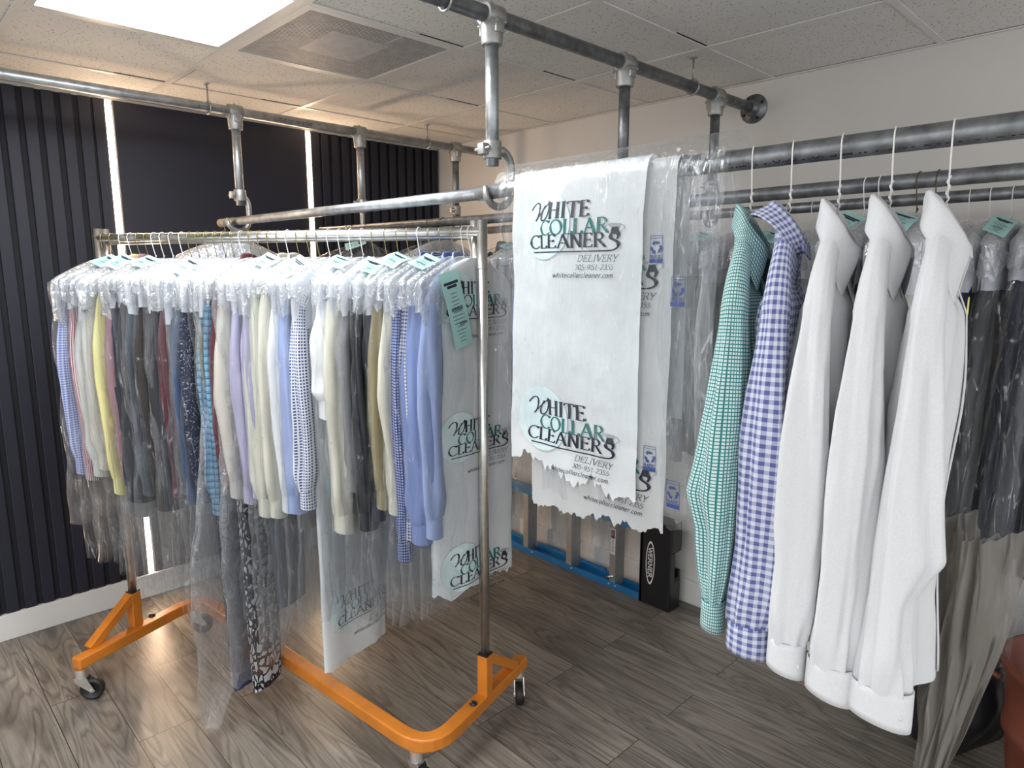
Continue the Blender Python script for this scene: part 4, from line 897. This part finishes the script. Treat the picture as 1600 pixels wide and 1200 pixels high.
def cape_cover(parent, seed, W, Tk, ztop, zsh, zb, mat, name, zrag=0.012, flare=0.0, res=(28, 40), bulge=1.35, wrk=0.006, near=0.0, tip=None, pleat=0.0):
    """a sheet shaped like a bag over hanger shoulders; near = how far its bottom swings towards the viewer"""
    def f(u, v):
        a = 2 * PI * u; vv = v ** 1.15; z = ztop + (zb - ztop) * vv; s_, c = math.sin(a), math.cos(a)
        if z > zsh: t = (ztop - z) / (ztop - zsh); W_ = lerp(0.020, W * 1.08, t ** 0.72); T_ = Tk * lerp(0.7, bulge, t)
        else: t = (zsh - z) / max(0.01, (zsh - zb)); W_ = W * (1.08 + flare * t); T_ = Tk * bulge
        if tip: tt = max(0, (v - 0.62) / 0.38); W_ *= 1 - tip * tt ** 1.4
        y = W_ * (abs(s_) ** 0.7) * (1 if s_ > 0 else -1); x = T_ * (abs(c) ** 0.8) * (1 if c > 0 else -1)
        g = min(1, (ztop - z) / 0.10)
        x += g * (wrk * (nz(y * 12, z * 3.5, seed) + 0.7 * nz(y * 32, z * 13, seed + 3)) + pleat * math.sin(y * 60 + seed))
        y += g * wrk * 1.3 * nz(c * 2 + seed, z * 6, seed + 9)
        if v > 0.93: z += (v - 0.93) / 0.07 * zrag * (nz(y * 20, seed, 1) + 0.6 * nz(y * 60 + c, seed, 2))
        y -= near * max(0, (ztop - z - 0.5)) ** 1.3
        return (x, y, z)
    return MB().grid(f, res[0], res[1], True, (1, 1)).build(name, mat, parent)
def ticket(parent, side, y0, z0, seed, L_=0.115, tilt=0.35):
    """aqua ticket stapled near the hook, lying on the slope of the bag (faces local x = side)"""
    y0 = y0 - 0.02 - 0.09 * abs(nz(seed * 3.7, 1, 2)) * 2; tw = 0.9 * nz(seed * 2.9, 5, 5)
    def P(a, b, l):     # a along the ticket (down the slope), b across
        y = y0 - a * 0.86 + b * tw; tt = (abs(y) / 0.236) ** (1 / 0.72) if abs(y) < 0.236 else 1.0
        z = ZT + 0.016 + (ZS - ZT) * tt + 0.004 * math.sin(a * 30 + seed) - max(0, abs(y) - 0.2) * 1.2
        return Vector((side * (0.012 + b * 0.92 + a * tw * 0.5), y, z + l - side * b * 0.35 + 0.010))
    t = MB().grid(lambda u, v: P(v * L_, (u - .5) * 0.062, 0), 3, 10).build('ticket', M_TICKET, parent)
    b = MB(); r_ = random.Random(seed * 91)
    for (aa, bb) in ((0.026, 0.046), (0.034, 0.030)):
        b.add([P(aa, -bb / 2, .0012), P(aa, bb / 2, .0012), P(aa + 0.0065, bb / 2, .0012), P(aa + 0.0065, -bb / 2, .0012)], [(0, 1, 2, 3)])
    for k in range(9):
        aa = 0.052 + k * (L_ - 0.06) / 9; bb = 0.012 + 0.03 * r_.random(); hh = 0.003 if k == 4 else 0.0012
        b.add([P(aa, -bb / 2, .0012), P(aa, bb / 2, .0012), P(aa + hh, bb / 2, .0012), P(aa + hh, -bb / 2, .0012)], [(0, 1, 2, 3)])
    b.build('ticket_print', M_INK, t, smooth=False)
ZT, ZS = -0.088, -0.172
def bagged(loc, rz, mat, seed, lb, group, zc=-0.95, zcov=-1.25, Tk=0.020, W=0.165, kind='shirt', cape=True, tk=None, res=0.62, sl=(0.021, 0.040), cover=FILM, near=0.0, tip=None, longmat=None, zlong=-1.5, zh=None, tail=None, top=True):
    W += 0.016 * nz(seed * 5.1, 2.0, 7.0); sl = (sl[0] * (1.1 + 0.5 * nz(seed * 2.3, 4, 4)), sl[1] * (1.0 + 0.4 * nz(seed, 9, 1)))
    e = empty('bagged_' + kind, loc, rz); tag(e, lb, 'bagged clothes', group)
    if kind != 'printed_bag':
        shirt(e, mat, seed, W=W, Tk=Tk, ztop=ZT - 0.012, zsh=ZS - 0.012, zhem=zh or min(zc, -0.86) , zcuff=zc, sl=sl, res=res, collar=not cape, placket=False, wav=1.35)
    if longmat:
        def lg(u, v):
            a = 2 * PI * u; z = lerp(-0.60, zlong, v); g = 1 - 0.35 * v
            return (Tk * 1.5 * math.cos(a) * (1 + 0.3 * nz(a * 2, z * 2, seed)), (0.115 * g) * math.sin(a) - 0.09 - 0.10 * near * max(0, -z - 0.6), z)
        MB().grid(lg, 24, 16, True, (0.5, 0.9)).build('long_garment', longmat, e)
    if cape: cape_cover(e, seed + 20, W * 1.20, Tk * 1.15, ZT - 0.002, ZS + 0.012, ZS - (0.070 + 0.15 * abs(nz(seed * 3.3, 1, 1))), M_PAPER, 'shoulder_paper', 0.006, 0.0, (24, 12), 1.5, 0.005)
    if kind == 'printed_bag':
        pass
    else:
        cape_cover(e, seed, W * 1.34, Tk * 1.2, ZT + 0.004, ZS + 0.012, zcov, cover, 'plastic_cover', 0.02, 0.05, (30, 44), 1.75, 0.014, near, tip, 0.005)
        if top: cape_cover(e, seed + 40, W * 1.30, Tk * 1.15, ZT + 0.012, ZS + 0.02, ZS - (0.03 + 0.15 * abs(nz(seed * 1.7, 3, 3))), FILM_T, 'gathered_top', 0.05, 0.0, (30, 16), 1.75, 0.020)
    if tk:
        for (sd_, y0, z0) in tk: ticket(e, sd_, y0, z0, seed)
    return e
# the rack, left to right: s along the bar
W_, G_, K_ = M_WIREW, M_WIREG, M_WIREK
GR = 'bagged clothes on the orange rolling rack'
rk = [ # s, cloth, cuff z (from lens height), cover bottom, label, wire, options
 (0.030, 'gingham_l', -.747, -.93, 'bagged light blue gingham shirt, leftmost on the orange rack', G_, dict(cover=FILM_H)),
 (0.072, 'stripe', -.766, -1.05, 'bagged red and white striped shirt beside the leftmost gingham one', G_, dict()),
 (0.118, 'offwhite', -.748, -1.07, 'bagged off-white shirt left of the yellow shirt', W_, dict(tk=[(1, -.00, 0)])),
 (0.160, 'beige', -.72, -1.06, 'bagged pale beige shirt directly beside the yellow one', W_, dict(zh=-.95)),
 (0.198, 'yellow', -.807, -1.05, 'bagged pale yellow shirt, the only yellow one', G_, dict(cape=False, tk=[(1, -.03, -.10)])),
 (0.236, 'dusty', -.75, -1.10, 'bagged dusty rose shirt squeezed right of the yellow shirt', G_, dict(cape=False)),
 (0.270, 'navy', -.831, -1.12, 'bagged navy jacket right of the yellow shirt', W_, dict()),
 (0.308, 'charcoal', -.827, -1.14, 'bagged charcoal shirt between the navy jacket and the slate one', W_, dict(tk=[(1, -.03, -.095)])),
 (0.350, 'slate', -.80, -1.16, 'bagged slate grey shirt with milky folds left of the brown jacket', W_, dict(cover=FILM_H)),
 (0.396, 'brown', -.852, -1.17, 'bagged dark brown jacket with a small white care patch low on its sleeve', W_, dict()),
 (0.432, 'charcoal', -.84, -1.15, 'bagged black-looking jacket behind the brown one', G_, dict(cover=FILM_H)),
 (0.468, 'maroon', -.797, -1.16, 'bagged dark maroon shirt left of the steel blue ones', G_, dict()),
 (0.506, 'darkgrey', -.78, -1.20, 'bagged dark grey shirt between maroon and steel blue', G_, dict()),
 (0.545, 'steel', -.812, -1.25, 'bagged steel blue shirt left of the navy print', G_, dict(cover=FILM_H, tk=[(1, -.04, -.10)])),
 (0.582, 'navyprint', -.80, -1.20, 'bagged navy patterned shirt just left of the blue plaid one', G_, dict()),
 (0.618, 'olive', -.70, -1.46, 'bagged olive shirt with long dark blue trousers under it', G_, dict(longmat=C['navyprint'], zlong=-1.36, near=.10, tip=.75)),
 (0.655, 'plaid', -.836, -1.60, 'bagged bright blue plaid shirt with navy trousers reaching low in a pointed bag', W_, dict(longmat=C['denim'], zlong=-1.52, sl=(.026, .042), cover=FILM_G, near=.26, tip=.93)),
 (0.695, 'maroon', -.74, -1.30, 'bagged wine red shirt right of the blue plaid one', G_, dict(cape=False)),
 (0.732, 'beige', -.768, -1.44, 'bagged beige shirt with a black and white patterned skirt below', G_, dict(longmat=C['bw'], zlong=-1.52, sl=(.026, .045), cover=FILM_G, near=.14, tip=.5)),
 (0.770, 'lav', -.785, -1.20, 'bagged lavender shirt beside the beige one', G_, dict()),
 (0.808, 'lav', -.76, -1.30, 'bagged second lavender shirt next to the white sleeves', G_, dict(tk=[(1, -.02, -.095)], cover=FILM_H)),
 (0.846, 'cream', -.822, -1.28, 'bagged cream sweater with a broad white cuff, left of two', W_, dict(cape=False, sl=(.024, .044), longmat=C['slate'], zlong=-1.18)),
 (0.888, 'cream', -.822, -1.32, 'bagged cream sweater right of its near twin, beside the light blue shirt', G_, dict(cape=False, sl=(.024, .044))),
 (0.930, 'white', -.80, -1.20, 'bagged white shirt hidden between the cream sweater and the light blue shirt', G_, dict()),
 (0.968, 'ltblue', -.796, -1.15, 'bagged plain light blue shirt beside the navy dotted one', G_, dict(sl=(.027, .048), tk=[(1, -.05, -.11)])),
 (1.008, 'dots', -.779, -1.20, 'bagged navy shirt with white dots, the only dotted one', W_, dict()),
 (1.092, 'white', -.47, -1.15, 'bagged white short-sleeved shirt left of the cream jumper', W_, dict(tk=[(1, -.04, -.10)], sl=(.030, .050))),
 (1.135, 'cream', -.847, -1.18, 'bagged cream jumper with a ribbed cuff right of the short-sleeved shirt', W_, dict(sl=(.028, .046), cape=True)),
 (1.176, 'grey', -.70, -1.14, 'bagged grey shirt between the cream jumper and the black jacket', G_, dict(cover=FILM_H)),
 (1.222, 'black', -.821, -1.12, 'bagged shiny black jacket right of the cream jumper', G_, dict(sl=(.029, .050), tk=[(1, -.05, -.10)])),
 (1.266, 'navy', -.79, -1.16, 'bagged dark navy shirt between the black jacket and the khaki one', G_, dict()),
 (1.304, 'khaki', -.748, -1.10, 'bagged khaki shirt left of the pale cream one', G_, dict(tk=[(1, -.02, -.095)])),
 (1.342, 'cream', -.765, -1.12, 'bagged pale cream shirt right of the khaki one', W_, dict(sl=(.026, .044))),
 (1.382, 'gingham_s', -.917, -1.12, 'bagged blue small-check shirt with the lowest hanging sleeve', G_, dict(cape=False)),
 (1.420, 'gingham_d', -.841, -1.13, 'bagged navy and white gingham shirt left of the chambray one', G_, dict(cape=False, tk=[(1, -.03, -.095)])),
 (1.462, 'chamb', -.850, -1.10, 'bagged blue chambray shirt nearest the printed bag', G_, dict(cape=False, sl=(.030, .052))),
 (1.495, 'ltblue', -.83, -1.10, 'bagged light blue shirt tucked between the chambray one and the printed bag', W_, dict(cape=False)),
]
def rackpt(s): return (RL.x + RE.x * s, RL.y + RE.y * s, RZ)
rng = random.Random(5)
for i, (s, c, zc, zv, lb, wm, k) in enumerate(rk):
    rz = RTH + rng.uniform(-0.05, 0.05) - 0.38 * max(0, (s - 1.15) / 0.4) ** 2
    off = 0.122; zj = rng.uniform(-0.022, 0.012)
    what = lb.replace('bagged ', '', 1).split(',')[0]
    hanger(rackpt(s), rz, 0.0150, wm, {'white_wire': 'white', 'gold_wire': 'gold coloured', 'dark_wire': 'dark'}[wm.name] + ' wire hanger holding the ' + ' '.join(what.split()[:10]), 'wire hangers on the orange rack', wid=0.155, drop_=0.085, slope=0.065)
    k = dict(k); kk = {}
    for q in ('zlong', 'zh'):
        if q in k: k[q] = k[q] - off
    o = bagged(rackpt(s), rz, C[c], 1.0 + i * 1.37, lb, GR, zc=zc - off, zcov=max(zv - off, -RZ + 0.03), Tk=0.0155, **k)
# two printed garment bags at the right end of the rack and one deep in its middle
def printed_bag(loc, rz, lb, zb, seed, group=None, W=0.185, ly=(-0.18, -0.68, -1.08), kk=0.95, face=1, Tk=0.022, xoff=-0.15, lo_only=False):
    e = empty('printed_garment_bag', loc, rz); tag(e, lb, 'bagged clothes', group)
    def f(u, v, l=0.0):
        a = 2 * PI * u; z = ZT + 0.006 + (zb - ZT) * v; s_, c = math.sin(a), math.cos(a)
        t = min(1, (ZT + 0.006 - z) / 0.085); W_ = lerp(0.018, W, t ** 0.6)
        y = W_ * (abs(s_) ** 0.6) * (1 if s_ > 0 else -1)
        x = (Tk * lerp(0.6, 1, t)) * (abs(c) ** 0.6) * (1 if c > 0 else -1)
        x += min(1, t) * (0.008 * nz(y * 7, z * 2.5, seed) + 0.003 * nz(y * 25, z * 12, seed)) + 0.006 * math.sin(y * 30 + seed) * min(1, max(0, (ZT - z)))
        if v > .94: z += (v - .94) / .06 * 0.02 * (nz(y * 22, seed, 1) + nz(y * 60, seed, 2))
        return Vector((x, y, z))
    MB().grid(lambda u, v: f(u, v), 44, 54, True).build('cover', M_POLY, e)
    def S(x, y, l):
        z = y; t = min(1, max(0.02, (ZT + 0.006 - z) / 0.085)); W_ = lerp(0.018, W, t ** 0.6); q = max(-1, min(1, x / W_)); s_ = abs(q) ** (1 / 0.6); c = math.sqrt(max(0, 1 - s_ * s_))
        X = (Tk * lerp(0.6, 1, t)) * (c ** 0.6); X += min(1, t) * (0.008 * nz(x * 7, z * 2.5, seed) + 0.003 * nz(x * 25, z * 12, seed)) + 0.006 * math.sin(x * 30 + seed) * min(1, max(0, (ZT - z)))
        return Vector((X + l + 0.0022, x, z))
    for y0 in ly:
        logo(e, lambda x, y, l: S(x, y, l), xoff, y0, kk)
    return e
off = RZ - H
b1 = printed_bag(rackpt(1.520), RTH - 0.42, 'white printed garment bag with a long aqua ticket by the right rack post', -1.06 - off, 3.3, GR, ly=(-0.115, -0.555, -0.995), kk=1.0, xoff=-0.165)
hanger(rackpt(1.520), RTH - 0.42, 0.0150, M_WIREW, 'white wire hanger on the rack holding the printed bag by the right post', 'wire hangers on the orange rack', wid=0.155, drop_=0.085, slope=0.065)
# the long ticket
def P(a, b, l):
    return Vector((0.034 + l + 0.012 * math.sin(a * 9), -0.135 + a * 0.24 + b * 0.97, -0.125 - a * 0.97 + b * 0.24))
t = MB().grid(lambda u, v: P(v * 0.235, (u - .5) * 0.078, 0), 4, 14).build('ticket', M_TICKET, b1)
bm = MB(); r_ = random.Random(4)
for (aa, bb, hh) in [(0.030, .060, .008), (0.041, .040, .008)] + [(0.065 + k * 0.0115, 0.02 + 0.035 * r_.random(), 0.0016) for k in range(14)]:
    bm.add([P(aa, -bb / 2, .001), P(aa, bb / 2, .001), P(aa + hh, bb / 2, .001), P(aa + hh, -bb / 2, .001)], [(0, 1, 2, 3)])
for k in range(16): bb = -0.024 + k * 0.003; bm.add([P(0.108, bb, .0012), P(0.108, bb + 0.0016, .0012), P(0.120, bb + 0.0016, .0012), P(0.120, bb, .0012)], [(0, 1, 2, 3)])
text(bm, '2 PIECES', -0.030, -0.166, 0.007, lambda x, y: P(-y, -x, .0012), .2, .14, mono=True)
bm.build('ticket_print', M_INK, t, smooth=False)
b2 = printed_bag(rackpt(1.050), RTH - 0.22, 'long white printed garment bag reaching nearly to the floor in the middle of the rack', -1.40 - off, 5.9, GR, ly=(-0.32, -0.76, -1.22), kk=1.0, xoff=-0.14, W=0.165, Tk=0.014)
hanger(rackpt(1.050), RTH, 0.0150, M_WIREW, 'white wire hanger on the rack holding the long printed bag', 'wire hangers on the orange rack', wid=0.155, drop_=0.085, slope=0.065)

# garments behind, on the three pipe rails
def railpt(n, x):
    if n == 1: return (x, r1y(x), 0.2175 + H)
    if n == 2: return (x, 1.85 + (x + 3.36) * 0.034 if x < -1.9 else 1.90 - (x + 1.9) * 0.007, (0.210 - (x + 3.36) * 0.0014 if x < -1.9 else 0.208 + (x + 1.9) * 0.0064) + H)
    return (x, 2.50 + (x + 3.16) * 0.0025, 0.213 + (x + 3.16) * 0.00616 + H)
bk = [ # rail, x, cloth, cuff, cover bottom, label, wire, options
 (1, -3.150, 'beige', -1.0, -1.25, 'bagged beige jacket on the far left end of the front rail behind the rack', G_, dict(tk=[(1, .02, -.11)])),
 (1, -3.095, 'offwhite', -1.0, -1.25, 'bagged off-white jacket next to the beige one on the front rail', G_, dict()),
 (2, -3.05, 'charcoal', -1.0, -1.3, 'bagged dark coat behind the rack beneath the middle rail at the second light strip', K_, dict(cape=False, top=False)),
 (2, -2.93, 'darkgrey', -1.0, -1.3, 'bagged dark grey jacket behind the rack, left on the middle rail', K_, dict(cape=False, top=False, tk=[(1, .0, -.1)])),
 (2, -2.45, 'darkgrey', -1.0, -1.3, 'bagged dark grey gathered dress behind the rack on the middle rail', K_, dict(cape=False, top=False)),
 (2, -2.36, 'charcoal', -1.0, -1.3, 'bagged charcoal dress right of the grey gathered one on the middle rail', K_, dict(cape=False)),
 (3, -2.62, 'navyprint', -1.0, -1.3, 'bagged patterned dress on the rear rail above the rack bar', K_, dict(cape=False, top=False)),
 (3, -2.50, 'grey', -1.0, -1.3, 'bagged grey shirt on the rear rail left of the right rack post', W_, dict(tk=[(1, -.02, -.10)])),
 (3, -2.42, 'offwhite', -1.0, -1.32, 'bagged pale shirt on the rear rail behind the right rack post', W_, dict()),
 (3, -2.34, 'lilac', -1.02, -1.3, 'bagged lilac shirt with an aqua ticket right of the rack post', W_, dict(tk=[(1, -.02, -.10)], cape=False)),
 (3, -2.26, 'white', -1.0, -1.42, 'bagged white shirt on the rear rail beside the lilac one', W_, dict()),
 (3, -2.12, 'beige', -0.98, -1.55, 'bagged beige shirt low behind the draped bags at their left', W_, dict()),
 (3, -1.98, 'grey', -0.98, -1.50, 'bagged grey shirt behind the left half of the draped bags', W_, dict()),
 (3, -1.80, 'offwhite', -0.98, -1.42, 'bagged off-white shirt behind the middle of the draped bags', W_, dict()),
 (3, -1.42, 'grey', -0.98, -1.1, 'bagged grey shirt seen through the clear bag left of the teal checked shirt', W_, dict(tk=[(1, -.03, -.1)])),
 (3, -1.33, 'offwhite', -0.98, -1.1, 'bagged pale shirt on the rear rail behind the teal checked shirt', W_, dict()),
 (3, -1.20, 'grey', -0.98, -1.1, 'bagged grey garment seen between the teal and blue checked shirts', W_, dict(tk=[(1, -.03, -.1)], cover=FILM_H)),
 (3, -1.11, 'beige', -0.98, -1.1, 'bagged beige garment behind the blue gingham shirt on the rear rail', W_, dict(tk=[(1, -.05, -.11)])),
 (3, -1.02, 'offwhite', -0.98, -1.1, 'bagged off-white garment seen left of the first white shirt', W_, dict(cover=FILM_H)),
 (2, -0.640, 'offwhite', -0.95, -1.1, 'bagged pale garment on the middle rail between the first two white shirts', W_, dict(tk=[(1, -.05, -.11)])),
 (2, -0.605, 'grey', -0.95, -1.1, 'bagged grey garment on the middle rail behind the middle white shirt', W_, dict(cover=FILM_H)),
 (2, -0.520, 'grey', -0.95, -1.1, 'bagged grey garment on the middle rail left of the rightmost white shirt', K_, dict(cover=FILM_H, tk=[(1, -.03, -.10)])),
 (2, -0.480, 'offwhite', -0.95, -1.1, 'bagged pale garment on the middle rail behind the rightmost white shirt', K_, dict()),
 (3, -0.545, 'navy', -1.04, -1.34, 'bagged navy jacket right of the white shirts, first of its row', W_, dict()),
 (3, -0.490, 'navy', -1.06, -1.34, 'bagged navy jacket right of the white shirts, second of its row', W_, dict()),
 (3, -0.435, 'charcoal', -1.08, -1.36, 'bagged black-blue jacket right of the white shirts with an aqua ticket', W_, dict(tk=[(1, -.03, -.10)])),
 (3, -0.380, 'navy', -1.06, -1.36, 'bagged navy jacket near the right picture edge, beside the ticketed one', W_, dict()),
 (3, -0.325, 'navy', -1.09, -1.38, 'bagged navy jacket touching the right picture edge with a milky cover', W_, dict(cover=FILM_H)),
 (3, -0.270, 'charcoal', -1.10, -1.4, 'bagged dark jacket cut by the right picture edge on the rear rail', W_, dict(tk=[(1, -.03, -.10)])),
]
for i, (n, x, c, zc, zv, lb, wm, k) in enumerate(bk):
    p = railpt(n, x); rz = rng.uniform(-0.06, 0.06); rr_ = 0.0175 if n == 1 else 0.019
    what = lb.replace('bagged ', '', 1)
    hanger(p, rz, rr_, wm, {'white_wire': 'white', 'gold_wire': 'gold coloured', 'dark_wire': 'dark'}[wm.name] + ' wire hanger of the ' + ' '.join(what.split()[:10]), 'wire hangers on the pipe rails', wid=0.155, drop_=0.085, slope=0.065)
    bagged(p, rz, C[c], 60.0 + i * 1.91, lb, 'bagged clothes on the pipe rails', zc=zc, zcov=zv, Tk=0.020, res=0.5, **k)

pb_ = railpt(2, -1.60)
printed_bag(pb_, 0.0, 'crumpled white printed garment bag low behind the draped bags, above the ladder', -1.045, 8.8, 'bagged clothes on the pipe rails', ly=(-0.2, -0.62, -0.86), kk=1.0, xoff=-0.15, W=0.17, Tk=0.03)
hanger(pb_, 0.0, 0.019, M_WIREW, 'white wire hanger of the crumpled printed bag behind the draped bags', 'wire hangers on the pipe rails', wid=0.155, drop_=0.085, slope=0.065)
# ------------------------------------------------------------------ lower right corner
e = empty('sheer_garment_bag', (-0.245, 1.60, -0.02 + H)); tag(e, 'long sheer cloudy white garment bag hanging low at the bottom right corner', 'garment bag')
def shr(u, v):
    z = -0.46 - 0.62 * v; t = 0.4 + 0.6 * v
    x = -0.088 + 0.045 * v + 0.135 * u * (1 - 0.85 * v ** 1.5) + 0.4 * 0.02 * nz(u * 3, v * 3, 4.0)
    y = -0.10 - 0.14 * t + 0.05 * math.sin(u * 7 + v * 2) + 0.04 * nz(u * 5, v * 2, 9.0) + 0.05 * nz(u * 12, v * 3, 2.0)
    z += 0.05 * u * v
    return (x, y, z)
MB().grid(shr, 40, 50, False, (1, 1)).build('front_sheet', FILM_S, e)
MB().grid(lambda u, v: (lambda p: (p[0] + 0.02, p[1] + 0.05 + 0.02 * math.sin(u * 9), p[2] + 0.08 * v))(shr(u, v)), 40, 50, False, (1, 1)).build('back_sheet', FILM_S, e)
def upr(u, v):
    # clear upper part from the hanger on the middle rail, over its near shoulder, down to the cloudy sheet
    b_ = shr(u, 0.0); t = v
    if t < 0.3: k = t / 0.3; y, z = lerp(0.282, 0.02, k), lerp(0.135, 0.03, k)
    else: k = (t - 0.3) / 0.7; y, z = lerp(0.02, b_[1], k), lerp(0.03, b_[2] - 0.015, k)
    w_ = lerp(0.15, 1.0, min(1, t / 0.45)); xm = 0.0 if t < 0.3 else (t - 0.3) / 0.7 * -0.02
    return (lerp(xm, b_[0], w_) + 0.004 * nz(u * 6, v * 6, 3), y + 0.008 * nz(u * 7, v * 4, 8), z)
MB().grid(upr, 24, 36, False, (1, 1)).build('clear_upper_part', film('thin_polythene', 0.02, 0.22), e)
hanger(railpt(2, -0.245), 0.0, 0.019, M_WIREW, 'white wire hanger holding the sheer cloudy garment bag at the right edge', 'wire hangers on the pipe rails', wid=0.155, drop_=0.085, slope=0.065)
M_TERRA = simple('terracotta_plastic', (0.20, 0.055, 0.032), 0.5, nscale=5, namt=0.12)
bn = empty('storage_bin', (-0.08, 2.36, 0.0)); tag(bn, 'terracotta coloured round bin on the floor at the bottom right corner', 'bin')
MB().lathe([(0, 0), (0.15, 0), (0.165, 0.02), (0.195, 0.30), (0.205, 0.31), (0.205, 0.335), (0.197, 0.345), (0.215, 0.50), (0.226, 0.51), (0.226, 0.53), (0.216, 0.535), (0.208, 0.525), (0.155, 0.03), (0, 0.03)], (0, 0, 0), 48).build('body', M_TERRA, bn)
for s in (-1, 1): MB().tube([(s * 0.214, -0.05, 0.45), (s * 0.25, -0.04, 0.46), (s * 0.25, 0.04, 0.46), (s * 0.214, 0.05, 0.45)], 0.009, 8).build('handle', M_TERRA, bn)
tb = empty('rubbish_bag', (-0.48, 2.56, 0.0)); tag(tb, 'black plastic sack slumped on the floor under the navy jackets', 'bag')
def sack(u, v):
    a = 2 * PI * u; t = v; r = 0.19 * math.sin(min(1, t * 1.15 + 0.12) * PI * 0.86) + 0.02; r *= 1 + 0.16 * nz(math.cos(a) * 2, math.sin(a) * 2, t * 4) + 0.06 * nz(math.cos(a) * 7, math.sin(a) * 7, t * 9)
    return (r * math.cos(a), r * 0.8 * math.sin(a), 0.003 + 0.62 * t)
MB().grid(sack, 48, 30, True).build('sack', M_BLKPL, tb)
MB().lathe([(0.02, 0.60), (0.03, 0.625), (0.055, 0.66), (0.03, 0.65)], (0, 0, 0), 12).build('tied_neck', M_BLKPL, tb)
